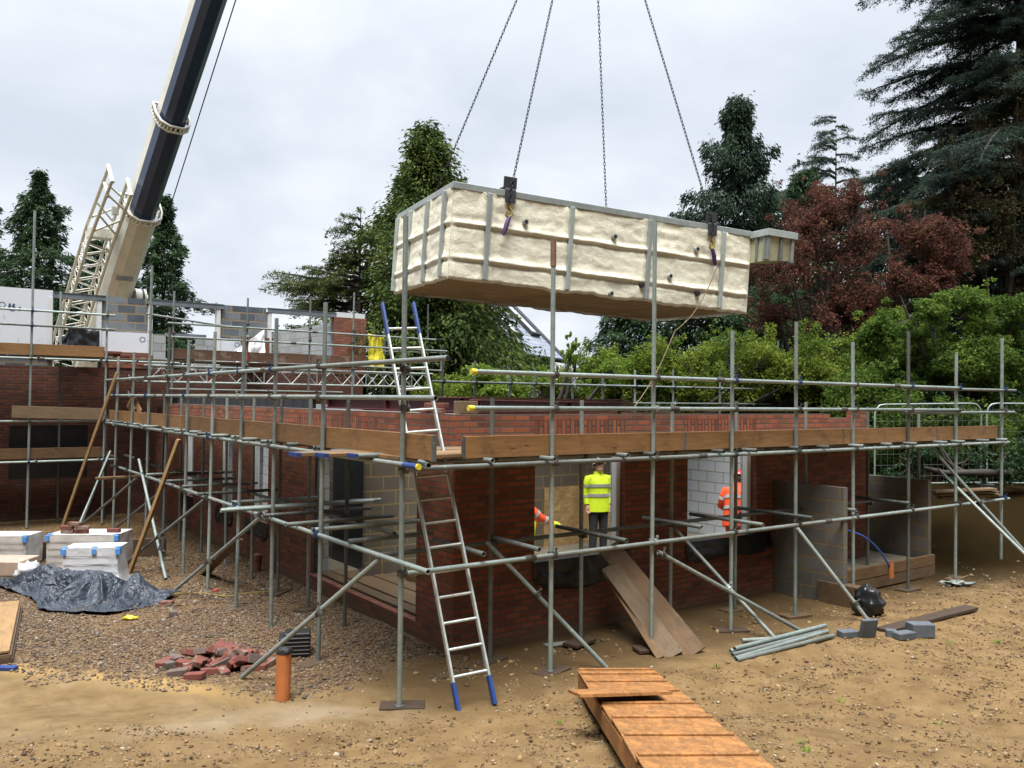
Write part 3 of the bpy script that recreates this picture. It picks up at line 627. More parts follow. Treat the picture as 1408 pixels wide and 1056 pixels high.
# red oxide steel beams on the wall heads
def ibeam(name, p0, p1, h, w, label, mat='red_oxide'):
    L = (V(p1) - V(p0)).length; b = MB(); b.bx(0, L, -w / 2, w / 2, 0, .016); b.bx(0, L, -w / 2, w / 2, h - .016, h); b.bx(0, L, -.006, .006, .0165, h - .0165)
    for x in (.05, L / 2, L - .05): b.bx(x - .006, x + .006, -w / 2 + .01, -.0065, .0165, h - .0165)
    o = b.build(name, mat, None, .003); setm(o, orient(p0, p1)); return tag(o, label, 'steel beam', 'red steel beams on the wall heads')
ibeam('steel_beam', (1.95, 6.2, 2.87), (1.95, 1.9, 2.87), .20, .15, 'red steel beam lying along the left wall head behind the ladder')
ibeam('steel_beam', (1.9, 1.62, 2.87), (8.4, 5.7, 2.84), .17, .15, 'red steel beam running back diagonally behind the front brick wall')
ibeam('steel_beam', (2.6, 7.0, 2.86), (9.5, 7.0, 2.86), .22, .15, 'far red steel beam along the rear wall of the front wing')
o = board('timber_beam', PY(650, 552, 5.5), PY(868, 558, 5.5), .2, .12, 'board_old', None, (0, -1, 0)); tag(o, 'brown timber beam across the wall heads in front of the green hedge', 'timber beam')
o = MB().bx(1.62, 1.85, 1.45, 1.66, 2.862, 3.02).build('timber_block', 'board_grey', None, .004); tag(o, 'grey timber block on the brick wall head near its corner', 'timber block')
# bricks on the wall head
BRICK = MB().box((0, 0, 0), (.215, .1025, .065)).build('brick', ['brick_loose'] if False else plain('brick_loose', (.19, .052, .036), (.11, .042, .034), .85, 0, 7, .4, 60), None, .006); BRICK_ME = BRICK.data; BRICK.modifiers.clear(); bpy.data.objects.remove(BRICK)
BRICK2_ME = BRICK_ME.copy(); BRICK2_ME.materials.clear(); BRICK2_ME.materials.append(plain('brick_grey', (.13, .10, .085), (.085, .06, .05), .85, 0, 7, .4, 60))
def brick(M, label, group, grey=False):
    o = bpy.data.objects.new('brick', BRICK2_ME if grey else (BRICK3_ME if random.random() < .3 else BRICK_ME)); COL.objects.link(o); o.matrix_basis = M
    b = o.modifiers.new('bevel', 'BEVEL'); b.width = .006; b.segments = 1
    return tag(o, label, 'brick', group)
BRICK3_ME = BRICK_ME.copy(); BRICK3_ME.materials.clear(); BRICK3_ME.materials.append(plain('brick_mortared', (.16, .055, .036), (.22, .17, .135), .9, 0, 9, .5, 50, contrast=(.45, .62)))
def TRS(x, y, z, rz=0, rx=0, ry=0): return Matrix.Translation((x, y, z)) @ Matrix.Rotation(rz, 4, 'Z') @ Matrix.Rotation(ry, 4, 'Y') @ Matrix.Rotation(rx, 4, 'X')
for i in range(5): brick(TRS(1.45 + .02 * (i % 2), 1.75 + .12 * (i % 3), 2.895 + .066 * (i // 3), 1.5 + .2 * i), 'loose red brick piled on the corner of the brick wall head', 'bricks on the wall head')
# ------------------------------------------------------------------ left two-storey house
YU = 16.0
HL = thing('unfinished_house', 'unfinished house with blue-grey blockwork upper storey and long steel lintels at the far left', 'building', (0, YU, 0))
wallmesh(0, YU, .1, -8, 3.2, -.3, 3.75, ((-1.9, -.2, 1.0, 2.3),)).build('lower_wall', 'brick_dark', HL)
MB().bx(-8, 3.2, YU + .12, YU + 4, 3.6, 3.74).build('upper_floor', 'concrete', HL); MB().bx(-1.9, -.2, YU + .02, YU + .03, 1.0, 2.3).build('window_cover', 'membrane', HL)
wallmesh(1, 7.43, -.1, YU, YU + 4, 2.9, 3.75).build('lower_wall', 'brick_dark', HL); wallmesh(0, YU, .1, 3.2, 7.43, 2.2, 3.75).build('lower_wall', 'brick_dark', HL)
ho = [(-1.0, .02, 3.75, 5.45), (1.22, 3.02, 3.75, 5.45), (4.42, 6.38, 3.75, 5.45)]
for a, e in ((-8, -1.0), (.02, 1.22), (3.02, 4.42), (6.38, 7.38)): wallmesh(0, YU + .14, .1, a, e, 3.755, 5.45).build('upper_wall', 'block_blue', HL)
for a, b in ((.17, 1.14), (3.15, 4.35)): MB().bx(a, b, YU + .14, YU + .24, 5.452, 5.58).build('top_course', 'block_blue', HL)
MB().bx(-8, -1.03, YU + .09, YU + .137, 4.0, 5.62).build('insulation_board', 'insulation', HL)
ins = MB().bx(.03, 1.2, YU + .09, YU + .137, 4.0, 4.68).build('insulation_board', 'insulation', HL)
ins2 = MB().bx(3.03, 4.3, YU + .09, YU + .137, 4.0, 4.62).build('insulation_board', 'insulation', HL)
def logo(px, py, w, parent, n=4):
    "small blue printed mark: a roundel and letters too small to read"
    p = PY(px, py, YU + .087); b = MB()
    for k in range(10):
        a0, a1 = 2 * math.pi * k / 10, 2 * math.pi * (k + .8) / 10
        b.add([(p.x + math.cos(a) * r, p.y, p.z + math.sin(a) * r) for a, r in ((a0, .075), (a1, .075), (a1, .052), (a0, .052))], [(0, 1, 2, 3)])
    for k in range(n):
        x = p.x + .12 + k * .085
        b.add([(x, p.y, p.z - .05), (x + .05, p.y, p.z - .05), (x + .06, p.y, p.z + .04), (x + .02, p.y, p.z + .05)], [(0, 1, 2, 3)])
    b.build('printed_mark', 'blue_print', parent)
bd = [o for o in HL.children if o.name.startswith('insulation_board')]
logo(3, 419, .3, bd[0], 2); logo(17, 424, .2, bd[0], 1); logo(196, 467, .2, ins, 1); logo(326, 474, .2, ins2, 2)
for a, b, z in ((-1.02, .16, 5.452), (1.15, 3.14, 5.452), (4.36, 6.7, 5.452)):
    o = MB(); o.bx(a, b, YU + .04, YU + .30, z, z + .012); o.bx(a, b, YU + .04, YU + .055, z + .0125, z + .12); o.bx(a, b, YU + .02, YU + .30, z + .1205, z + .13); o.build('lintel', 'lintel_steel', HL)
for x in (-1.08, .02, 1.24, 3.0, 4.44):
    MB().bx(x - .05, x + .05, YU + .06, YU + .24, 3.9, 5.44).build('window_former', 'white_pvc', HL)
pr = wallmesh(0, YU - .02, .105, 6.38, 7.4, 3.75, 5.45); pr.bx(7.295, 7.399, YU + .086, YU + 1.2, 3.75, 5.44); pr.build('brick_pier', 'brick', HL)
wallmesh(0, YU - .02, .105, 3.62, 4.40, 3.75, 4.72).build('brick_pier', 'brick', HL); MB().bx(6.45, 7.35, YU - .02, YU + .2, 5.452, 5.60).build('cavity_closer', 'white_pvc', HL)
wallmesh(0, YU - .02, .105, .1, 1.2, 3.75, 4.16).build('brick_pier', 'brick', HL)
# return wall receding behind the right-hand opening, low block walls in the openings
MB().bx(6.40, 6.50, YU + .25, YU + 5.5, 3.75, 5.30).build('return_wall', 'block', HL); MB().bx(3.9, 6.3, YU + 5.5, YU + 5.6, 3.75, 5.0).build('rear_wall', 'block', HL)
MB().bx(1.25, 1.9, YU + 1.2, YU + 1.3, 3.75, 4.75).build('low_wall', 'block', HL); MB().bx(1.9, 3.0, YU + 3.2, YU + 3.3, 3.75, 4.78).build('low_wall', 'block', HL) if False else None
MB().bx(2.72, 2.98, YU + 1.2, YU + 1.3, 3.75, 4.7).build('low_wall', 'block', HL); MB().bx(1.9, 3.0, YU + 1.19, YU + 1.31, 4.72, 4.80).build('lintel', 'lintel_steel', HL)
# black sheeting in the left opening, grey sheet, mortar-splashed wrap, bricks stacked on the lift
def crumple(name, p0, p1, h0, h1, mat, label, cat, amp=.06, depth=.25):
    p0, p1 = V(p0), V(p1); nx, nz = 26, 16; vs = []; nrm = (p1 - p0).cross(UP).normalized()
    for i in range(nx + 1):
        for j in range(nz + 1):
            u, v = i / nx, j / nz; hh = h0 + (h1 - h0) * u
            q = p0.lerp(p1, u) + V((0, 0, hh * v)) + nrm * (amp * noise.noise(V((u * 5, v * 4, p0.x))) + amp * .5 * noise.noise(V((u * 13, v * 9, 7))) + depth * (1 - v) ** 2)
            vs.append(q)
    b = MB(); b.add(vs, [(i * (nz + 1) + j, (i + 1) * (nz + 1) + j, (i + 1) * (nz + 1) + j + 1, i * (nz + 1) + j + 1) for i in range(nx) for j in range(nz)], 0, True)
    o = b.build(name, mat); m = o.modifiers.new('t', 'SOLIDIFY'); m.thickness = .004; return tag(o, label, cat)
crumple('plastic_sheet', (-.72, YU - .1, 3.96), (.0, YU - .1, 3.96), .78, .72, 'membrane', 'shiny black plastic sheet hung across the left upper window opening', 'plastic sheet', .05, .1)
crumple('plastic_sheet', (-1.0, YU - .2, 3.96), (-.72, YU - .2, 3.96), .25, .66, 'tarp', 'grey plastic sheet bunched beside the black sheet in the left upper window opening', 'plastic sheet', .08, .15)
crumple('plastic_sheet', (3.35, YU - .25, 3.96), (4.2, YU - .2, 3.96), .35, .98, 'wrap_white', 'white plastic sheet draped over the small brick pier on the upper lift', 'plastic sheet', .08, .12)
crumple('sack', (7.44, YU - .1, 3.96), (8.05, YU + .1, 3.96), 1.05, .98, 'yellow_plastic', 'bright yellow sack beside the upper brick pier', 'sack', .08, .1)
for i in range(18): brick(TRS(.15 + (i % 6) * .19, YU - .5 + .12 * random.random(), 3.985 + .067 * (i // 6), random.uniform(-.15, .15)), 'red brick in the low row stacked on the upper lift below the white insulation board', 'bricks stacked on the upper scaffold lift') if i < 14 else None
# ------------------------------------------------------------------ low block walls and step on the right
def blockwall(x, y0, y1, z1, label):
    o = MB().bx(x, x + .10, y0, y1, -.2, z1).build('block_wall', 'block_wall'); return tag(o, label, 'block wall', 'low block walls by the step')
blockwall(7.42, -.06, 1.19, 1.78, 'low grey blockwork wall jutting out beside the second window, left of the step')
blockwall(10.76, .42, 4.0, 1.70, 'low grey blockwork wall right of the timber-edged step with the blue pipe')
ST = thing('concrete_step', 'muddy raised step edged with timber shuttering between the two low block walls', 'step', (8.5, .2, 0))
MB().bx(7.6, 10.7, .46, 2.6, -.1, .30).build('slab', 'concrete', ST)
for z in (.11, .30): board('shuttering', (7.45, .40, z - .01), (10.9, .40, z - .01), .18, .06, 'board_mud' if z < .2 else 'board_old', ST, (0, -1, 0))
MB().bx(7.38, 7.58, -.5, .36, 0, .34).build('shuttering_end', 'board_mud', ST, .005)
wallmesh(0, 1.9, .1, 7.6, 10.7, 0, 2.5).build('back_wall', 'brick_dark', ST)
# ------------------------------------------------------------------ lifted pool tank
TL, TW, TH = 6.12, 3.33, 1.6
def Rypr(y, p, r): return Matrix.Rotation(y, 4, 'Z') @ Matrix.Rotation(p, 4, 'Y') @ Matrix.Rotation(r, 4, 'X')
TM = Matrix.Translation((3.374, 4.536, 6.65)) @ Rypr(-.215, .046, .033)
TK = thing('pool_tank', 'big cream foam-covered steel tank hanging from four crane chains', 'tank'); TK.matrix_basis = TM
def tankhit(px, py):
    "local point on the tank's front face seen at a picture position"
    M = TM.inverted(); o = M @ V(CAMP); d = M.to_3x3() @ V(_ray(px, py)); t = -o.y / d.y; return o + d * t
PX_F = [.63, 2.2, 3.83, 5.48]; PY_L = [.27, 1.23, 2.3, 3.2]
RIBZ = (-.66, -1.24)
def foam_d(u, z, seed, posts):
    q = V((u, z * 1.3, seed)); d = .02 * noise.noise(q * 1.1) + .016 * noise.noise(V((u * 2.2, z * 6, seed + 4))) + .009 * noise.noise(q * 7) + .005 * noise.noise(q * 18) + .003 * noise.noise(q * 33)
    for k, zr in enumerate(RIBZ):
        zz = z - (zr + .012 * noise.noise(V((u * 2, k, seed)))); am = .038 + .022 * noise.noise(V((u * 1.4, k * 5, seed)))
        d += am * math.exp(-(zz / (.05 if zz > 0 else .022)) ** 2) - .022 * math.exp(-((zz + .05) / .025) ** 2)
    for p in posts:
        d += .02 * math.exp(-((abs(u - p) - .09) / .05) ** 2)
    return d + .02
def foamface(b, org, du, nout, L, seed, posts, step=.03):
    nx, nz = int(L / step), int(TH / step); vs = []
    for i in range(nx + 1):
        u = L * i / nx; bot = -TH + .035 * noise.noise(V((u * 1.7, seed, 2))) + .02 * noise.noise(V((u * 6, seed, 5)))
        for j in range(nz + 1):
            z = -.08 + (bot + .08) * j / nz; d = foam_d(u, z, seed, posts)
            if j == nz: d -= .05
            e = min(u, L - u); d *= min(1, .1 + e / .10)
            vs.append(V(org) + V(du) * u + V((0, 0, z)) + V(nout) * d)
    b.add(vs, [(i * (nz + 1) + j, i * (nz + 1) + j + 1, (i + 1) * (nz + 1) + j + 1, (i + 1) * (nz + 1) + j) for i in range(nx) for j in range(nz)], 0, True)
fb = MB()
foamface(fb, (0, 0, 0), (1, 0, 0), (0, -1, 0), TL + .06, 1, PX_F); foamface(fb, (0, TW, 0), (0, -1, 0), (-1, 0, 0), TW, 9, [TW - p for p in PY_L])
foamface(fb, (TL, TW, 0), (-1, 0, 0), (0, 1, 0), TL, 17, PX_F, .08); foamface(fb, (TL + .06, 0, 0), (0, 1, 0), (1, 0, 0), TW, 23, PY_L, .05)
fb.build('foam_cladding', 'foam', TK, local=True)
rm = MB()
for a in ((-.03, TL + .03, -.035, .05), (-.03, TL + .03, TW - .05, TW + .035)): rm.bx(a[0], a[1], a[2], a[3], -.095, .015)
for a in ((-.031, .05), (TL - .05, TL + .031)): rm.bx(a[0], a[1], .0502, TW - .0502, -.095, .015)
rm.build('rim', 'steel_galv', TK, .006, local=True)
for x in PX_F:
    MB().bx(x - .04, x + .04, -.098, .02, -1.56, -.097).build('stiffener', 'steel_galv', TK, .006, local=True); MB().bx(x - .045, x + .045, TW - .02, TW + .062, -1.56, -.097).build('stiffener', 'steel_galv', TK, .006, local=True)
for y in PY_L: MB().bx(-.095, .02, y - .035, y + .035, -1.56, -.097).build('stiffener', 'steel_galv', TK, .006, local=True)
bb = MB(); bb.bx(.015, TL - .015, .015, TW - .015, -1.545, -1.49); bb.build('base', 'tank_base', TK, local=True)
iw = MB()
for a in ((.1, TL - .1, .10, .12), (.1, TL - .1, TW - .12, TW - .1), (.1, .12, .1201, TW - .1201), (TL - .12, TL - .1, .1201, TW - .1201)): iw.bx(*a, -1.489, -.01)
iw.build('inner_lining', 'frp', TK, local=True)
for px, py, dk in ((721, 306, 0), (843, 326, 0), (956, 343, 0), (880, 393, 1), (838, 404, 0), (919, 380, 0), (957, 404, 1)):
    q = tankhit(px, py); b = MB()
    b.tube((q.x, .0, q.z), (q.x, -.085, q.z), .05, .045, 14); o = b.build('pipe_stub', 'black_plastic' if dk else 'steel_galv', TK, local=True)
    b = MB(); b.tube((q.x, -.086, q.z), (q.x, -.09, q.z), .030, .030, 12); b.build('bore', 'black_plastic', o, local=True) if not dk else None
# skimmer box on the right-hand end
sb = MB(); x0, x1, y0, y1 = TL + .06, TL + .68, -.50, .10
vs = [(x0, y0, -.10), (x1, y0, -.10), (x1, y1, -.10), (x0, y1, -.10), (x0, y0 + .05, -.60), (x1 - .05, y0 + .05, -.54), (x1 - .05, y1, -.54), (x0, y1, -.60)]
sb.add(vs, [(0, 1, 5, 4), (1, 2, 6, 5), (2, 3, 7, 6), (3, 0, 4, 7), (4, 5, 6, 7), (3, 2, 1, 0)]); sk = sb.build('overflow_box', 'frp', TK, local=True)
rb = MB(); rb.bx(x0 - .05, x1 + .06, y0 - .05, y0 + .02, -.13, .0); rb.bx(x0 - .05, x1 + .06, y1, y1 + .06, -.13, .0); rb.bx(x0 - .05, x0 + .0, y0 + .0202, y1 - .0002, -.13, .0); rb.build('box_rim', 'steel_galv', sk, .004, local=True)
MB().bx(x1 + .0, x1 + .0601, y0 + .0202, y1 - .0002, -.11, .0).build('box_rim', 'tube_dull', sk, .004, local=True)
for x, y in ((x0 + .02, y0 - .02), (x0 + .32, y0 - .02), (x1 - .03, y0 - .02)): MB().bx(x - .035, x + .035, y, y + .07, -.58, -.131).build('box_rib', 'tube_dull', sk, .004, local=True)
for y in (-.42, -.2, .04): MB().bx(x0 - .03, x0 + .03, y - .03, y + .03, -.58, -.131).build('box_rib', 'tube_dull', sk, .004, local=True)
# ------------------------------------------------------------------ chains, pads, tag line
HOOK = D(813, -244, 16.6)
def linkmesh(pitch=.075, w=.018, r=.0068, n=12, m=5):
    vs = []; fs = []; hl = pitch * .5 + r * .2
    for i in range(n):
        a = 2 * math.pi * i / n; cx = math.cos(a) * w; cz = math.sin(a) * w + (hl - w * .4) * (1 if math.sin(a) > 0 else -1) * (abs(math.sin(a)) ** .3)
        cx *= 1.0
        for j in range(m):
            bta = 2 * math.pi * j / m; vs.append(V((cx + math.cos(a) * math.cos(bta) * r, math.sin(bta) * r, cz + math.sin(a) * math.cos(bta) * r)))
    for i in range(n):
        for j in range(m): fs.append((i * m + j, ((i + 1) % n) * m + j, ((i + 1) % n) * m + (j + 1) % m, i * m + (j + 1) % m))
    return vs, fs
LV, LF = linkmesh()
def chain(name, p0, p1, label):
    p0, p1 = V(p0), V(p1); d = (p1 - p0).normalized(); L = (p1 - p0).length; x, y = basis(d); b = MB(); k = 0; s = 0
    while s < L:
        X, Y = (x, y) if k % 2 else (y, -x); c = p0 + d * s
        b.add([c + X * v.x + Y * v.y + d * v.z for v in LV], LF, 0, True); s += .075; k += 1
    o = b.build(name, 'chain_steel'); return tag(o, label, 'chain', 'lifting chains of the crane')
LOC = lambda x, y, z: TM @ V((x, y, z))
pf1 = tankhit(701, 252); pf2 = tankhit(978, 297)
ends = [(LOC(pf1.x, -.07, .02), 'second'), (LOC(pf2.x, -.07, .02), 'fourth')]
chain('lifting_chain', HOOK, LOC(.55, TW - .02, .03), 'lifting chain reaching the near left end of the tank rim, first from the crane boom')
chain('lifting_chain', HOOK, LOC(4.85, TW - .02, .03), 'lifting chain running down behind the middle of the tank rim, third from the crane boom')
for (e, w), q in zip(ends, (pf1, pf2)):
    k = .0; c = chain('lifting_chain', HOOK, e, 'lifting chain passing over the %s rubber pad, %s from the crane boom' % ('left' if w == 'second' else 'right', w))
    e2 = LOC(q.x - .03, -.10, -.32); chain_b = MB(); p0 = e; d = (e2 - e).normalized(); s = 0; n = 0; x, y = basis(d)
    while s < (e2 - e).length:
        X, Y = (x, y) if n % 2 else (y, -x); cc = p0 + d * s; chain_b.add([cc + X * v.x + Y * v.y + d * v.z for v in LV], LF, 0, True); s += .075; n += 1
    chain_b.build('chain_tail', 'chain_steel', c)
    hk = MB(); hk.path([e2 + V((0, 0, .05)), e2 + V((.05, 0, -.02)), e2 + V((.06, 0, -.10)), e2 + V((.0, 0, -.16)), e2 + V((-.05, 0, -.12)), e2 + V((-.045, -.01, -.05))], [.02, .024, .026, .024, .018, .012]); hk.build('hook', 'hook_yellow', c)
    dx = -.13 if w == 'second' else .07
    sl = MB(); sl.path([e2 + V((0, -.02, -.14)), e2 + V((dx * .5, -.035, -.28)), e2 + V((dx, -.03, -.46))], [.032, .044, .028], 8); sl.build('sling_sleeve', 'purple', c)
    pd = MB(); W2 = .095
    vs = []
    prof = [(.55, .01), (.25, .022), (.06, .03), (-.06, .03), (-.075, -.0), (-.08, -.14), (-.085, -.24)]
    prof = [(.30, .03), (.06, .028), (-.045, .05), (-.075, .02), (-.08, -.10), (-.085, -.20)]
    for xx in (-W2, W2):
        for yy, zz in prof: vs.append(LOC(q.x + xx, yy, zz + .06 * (1 if zz > 0 and yy > 0 else 0)))
    n = len(prof); pd.add(vs, [(i, i + 1, n + i + 1, n + i) for i in range(n - 1)])
    o = pd.build('edge_pad', 'rubber'); m = o.modifiers.new('t', 'SOLIDIFY'); m.thickness = .025
    tag(o, 'black rubber pad under the chain at the %s of the tank rim' % ('left end' if w == 'second' else 'right end'), 'pad', 'rubber pads protecting the tank rim')
    fl = MB(); fl.box(LOC(q.x, -.02, .15), (.24, .03, .20), TM.to_3x3()); fl.build('pad_flap', 'rubber', o, .006)
a, b_ = LOC(tankhit(988, 350).x, -.12, tankhit(988, 350).z), D(928, 455, 15.5)
bb_ = MB(); pts = [a.lerp(b_, t) + V((0, 0, -.25 * math.sin(math.pi * t))) for t in [i / 10 for i in range(11)]]
c_ = D(872, 560, 14.2); pts += [b_.lerp(c_, t) + V((0, 0, -.12 * math.sin(math.pi * t))) for t in [i / 8 for i in range(1, 9)]]
bb_.path(pts, .009, 5); tag(bb_.build('tag_line', 'rope'), 'thin brown rope hanging down from the right end of the tank', 'rope')
# ------------------------------------------------------------------ mobile crane
P1, P2 = D(196, 290, 34), D(290, 0, 28.5)
AX = (P2 - P1).normalized(); HX = V((AX.y, -AX.x, 0)).normalized(); HX = HX if HX.x > 0 else -HX; WX = AX.cross(HX).normalized(); WX = WX if WX.z < 0 else -WX   # WX = underside
tt = ((HOOK - P1).to_2d().dot(AX.to_2d())) / AX.to_2d().length_squared
CRN = thing('mobile_crane', 'cream mobile crane with long navy telescopic boom rising behind the upper storey', 'crane', GR(150, 500, 37, 0))
def boomsec(name, s0, s1, w, h, mats):
    prof = [(-w / 2, -h / 2), (w / 2, -h / 2), (w / 2, h * .05), (w * .42, h * .32), (w * .2, h / 2), (-w * .2, h / 2), (-w * .42, h * .32), (-w / 2, -h * .04)]
    b = MB(); n = len(prof); vs = [P1 + AX * s + HX * p[0] + WX * p[1] for s in (s0, s1) for p in prof]
    for k in range(n): b.add([vs[k], vs[(k + 1) % n], vs[n + (k + 1) % n], vs[n + k]], [(0, 1, 2, 3)], 1 if k == n - 1 and len(mats) > 1 else 0)
    b.add(vs, [tuple(range(n - 1, -1, -1)), tuple(range(n, 2 * n))]); return b.build(name, mats, CRN)
S2 = (D(238, 165, 31.4) - P1).dot(AX)
boomsec('boom_base', -11.5, 0, 1.22, 1.35, ['crane_cream']); boomsec('boom_section', .001, S2, 1.0, 1.12, ['crane_navy', 'crane_cream']); boomsec('boom_section', S2 + .001, S2 + 9, .92, 1.04, ['crane_navy', 'crane_cream'])
boomsec('boom_section', S2 + 9.001, tt + .6, .82, .92, ['crane_navy', 'crane_cream'])
def collar(s, w, h):
    b = MB()
    prof = [(-w / 2, -h / 2), (w / 2, -h / 2), (w / 2, h * .05), (w * .42, h * .32), (w * .2, h / 2), (-w * .2, h / 2), (-w * .42, h * .32), (-w / 2, -h * .04)]
    for o_ in (-.1, .14): b.path([P1 + AX * (s + o_) + HX * p[0] + WX * p[1] for p in prof + prof[:1]], .05, 6)
    for p, q in zip(prof, prof[1:] + prof[:1]):
        for t in (.15, .5, .85):
            c = HX * (p[0] + (q[0] - p[0]) * t) + WX * (p[1] + (q[1] - p[1]) * t); b.tube(P1 + AX * (s - .1) + c, P1 + AX * (s + .14) + c, .045, n=6)
    b.build('boom_collar', 'crane_cream', CRN)
collar(-.02, 1.42, 1.52); collar(S2, 1.2, 1.3); collar(S2 + 9, 1.1, 1.2)
b = MB(); ps = P1 + AX * .1 + HX * .95 + WX * .1; b.tube(ps, P1 + AX * tt + HX * .3, .022, n=6); b.build('hoist_rope', 'chain_steel', CRN)
tip = P1 + AX * tt
hb = MB()
for dx in (-.12, .12): hb.tube(tip + HX * dx, HOOK + V((dx, 0, .5)), .02, n=6)
hb.tube(tip - HX * .5, tip + HX * .5, .4, n=20); hb.build('hoist_rope', 'chain_steel', CRN)
hb = MB(); hb.box(HOOK + V((0, 0, .42)), (.5, .28, .7)); hb.path([HOOK + V((0, 0, .1)), HOOK + V((.12, 0, 0)), HOOK + V((.1, 0, -.14)), HOOK + V((-.04, 0, -.2)), HOOK + V((-.14, 0, -.1))], [.06, .07, .07, .06, .03]); hb.build('hook_block', 'hook_yellow', CRN, .02)
# folded lattice jib stowed along the boom base
def jp(s, h, w): return P1 + AX * s + HX * h + WX * w
jb = MB(); js0, js1 = -9.6, -1.6; hs = (-1.75, -.86); ws = (-.35, .45)
for h in hs:
    for w in ws: jb.tube(jp(js0, h - .1, w), jp(js1, h, w), .065, n=6)
n = 11
for k in range(n):
    a, c = js0 + (js1 - js0) * k / n, js0 + (js1 - js0) * (k + 1) / n; m = (a + c) / 2
    for w in ws: jb.tube(jp(a, hs[0] - .05, w), jp(m, hs[1], w), .026, n=5); jb.tube(jp(m, hs[1], w), jp(c, hs[0] - .05, w), .026, n=5)
    for h in hs: jb.tube(jp(a, h, ws[0]), jp(m, h, ws[1]), .026, n=5); jb.tube(jp(m, h, ws[1]), jp(c, h, ws[0]), .026, n=5)
jb.build('lattice_jib', 'crane_cream', CRN)
hd = MB()
for w in ws:
    hd.tube(jp(js1, hs[0], w), jp(1.6, -1.55, w), .07, n=8); hd.tube(jp(js1, hs[1], w), jp(1.1, -.75, w), .07, n=8); hd.tube(jp(.9, -1.55, w), jp(.2, -.72, w), .045, n=6); hd.tube(jp(-1, -1.7, w), jp(-.2, -.75, w), .045, n=6); hd.tube(jp(-.2, -1.6, w), jp(-1.1, -.8, w), .045, n=6)
for s, h in ((1.6, -1.55), (1.1, -.75), (.9, -1.55)): hd.tube(jp(s, h, ws[0] - .1), jp(s, h, ws[1] + .1), .08, n=8)
hd.box(jp(-1.5, -1.3, 0), (.9, .7, .35)); hd.box(jp(.2, -1.15, .5), (.22, .25, .3), None); hd.build('jib_head', 'crane_cream', CRN)
b = MB(); c = jp(-4.6, .9, .35); b.tube(c - HX * .25, c + HX * .2, .42, n=18); b.tube(c + HX * .21, c + HX * .3, .2, n=12); b.build('hose_reel', 'crane_cream', CRN); b = MB(); b.tube(c + HX * .02, c + HX * .10, .44, n=18); b.build('hose_reel_band', 'black_plastic', CRN)
b = MB(); b.box(jp(-3.2, -.1, .66), (.7, .25, .16)); b.build('boom_plate', 'crane_grey', CRN, .02)
piv = jp(-11.2, 0, .3); q = V((piv.x, piv.y, 0))
b = MB(); b.box(q + V((0, 1.2, 2.0)), (2.7, 5.0, 1.5)); b.box(q + V((0, 3.3, 2.1)), (2.9, 1.4, 1.9)); b.build('superstructure', 'crane_cream', CRN, .05)
b = MB(); b.box(q + V((0, 0, 1.05)), (2.7, 12, .38)); b.build('chassis', 'crane_grey', CRN, .04)
b = MB(); b.box(q + V((1.1, -5.2, 1.8)), (2.6, 1.8, 1.6)); b.build('cab', 'crane_cream', CRN, .08)
for yy in (-4.6, -3.0, 1.6, 3.2, 4.8):
    for xx in (-1.2, 1.2):
        b = MB(); b.tube(q + V((xx - .2, yy, .62)), q + V((xx + .2, yy, .62)), .6, n=20); w = b.build('wheel', 'rubber', CRN); b = MB(); b.tube(q + V((xx - .21, yy, .62)), q + V((xx + .21, yy, .62)), .3, n=14); b.build('rim', 'crane_cream', w)
# ------------------------------------------------------------------ ground
def sstep(a, b, x): t = max(0., min(1., (x - a) / (b - a))); return t * t * (3 - 2 * t)
def gravel_edge(x): return 1.05 + max(0, -(x + .85)) * 1.2
def gz(x, y):
    "height of the ground"
    d = math.hypot(x - CAMP[0], y - CAMP[1]); v = V((x, y, 0))
    z = .05 * noise.noise(v * .45) + .018 * noise.noise(v * 2.1 + V((5, 0, 0)))
    inside = sstep(1.32, 1.5, x) * sstep(1.2, 1.36, y) * sstep(10.3, 10, x) * sstep(8.1, 7.7, y) + sstep(1.32, 1.5, x) * sstep(7.7, 8.1, y) * sstep(3.6, 3.3, x) * sstep(16.2, 15.6, y)
    near = sstep(-.2, -1.0, y) if x > 0 else sstep(.4, -.6, y)
    z += near * (.030 * noise.noise(v * 4.5) + .024 * abs(noise.noise(v * 9)) + .012 * noise.noise(v * 17))
    c = V((x - CAMP[0], y - CAMP[1], 0)); dep = c.dot(FWD); lat = c.dot(RIGHT)
    z += 1.05 * sstep(14.6, 18.8, dep) * sstep(5.2, 7.6, lat) * sstep(58, 45, dep) * (1 + .2 * noise.noise(v * 1.3))
    z += .85 * sstep(20, 27, dep) * sstep(-6, -3, lat) * (1 - sstep(5.2, 7.6, lat)) * sstep(58, 45, dep)
    z += 1.42 * max(0., (8.4 - dep) / 8.4) ** 1.08 * sstep(16, 9, abs(lat)) if -6 < dep < 8.4 else (1.42 * 1.76 * sstep(-30, -6, dep) * sstep(16, 9, abs(lat)) if dep <= -6 else 0)   # the bank the photographer stands on
    # drag ruts in the wet silt
    t = (x + .55 * y + 1.6); z += .02 * math.sin(t * 9) * sstep(-1.2, -.6, t) * sstep(.6, .1, t) * sstep(1.6, .6, y) * (1 if x < 0 else 0)
    return z - .35 * inside
def GG(px, py):
    z = 0.
    for k in range(12): p = G(px, py, z); z = .5 * z + .5 * gz(p.x, p.y)
    return V((p.x, p.y, gz(p.x, p.y)))
def warp(t, c, fine, far): return c + fine * t + (far - fine) * (abs(t) ** 5) * (1 if t > 0 else -1)
NX = 380
xs = [warp(-1 + 2 * i / (NX - 1), 1.5, 9.5, 900) for i in range(NX)]; ys = [warp(-1 + 2 * i / (NX - 1), 2.5, 9.5, 900) for i in range(NX)]
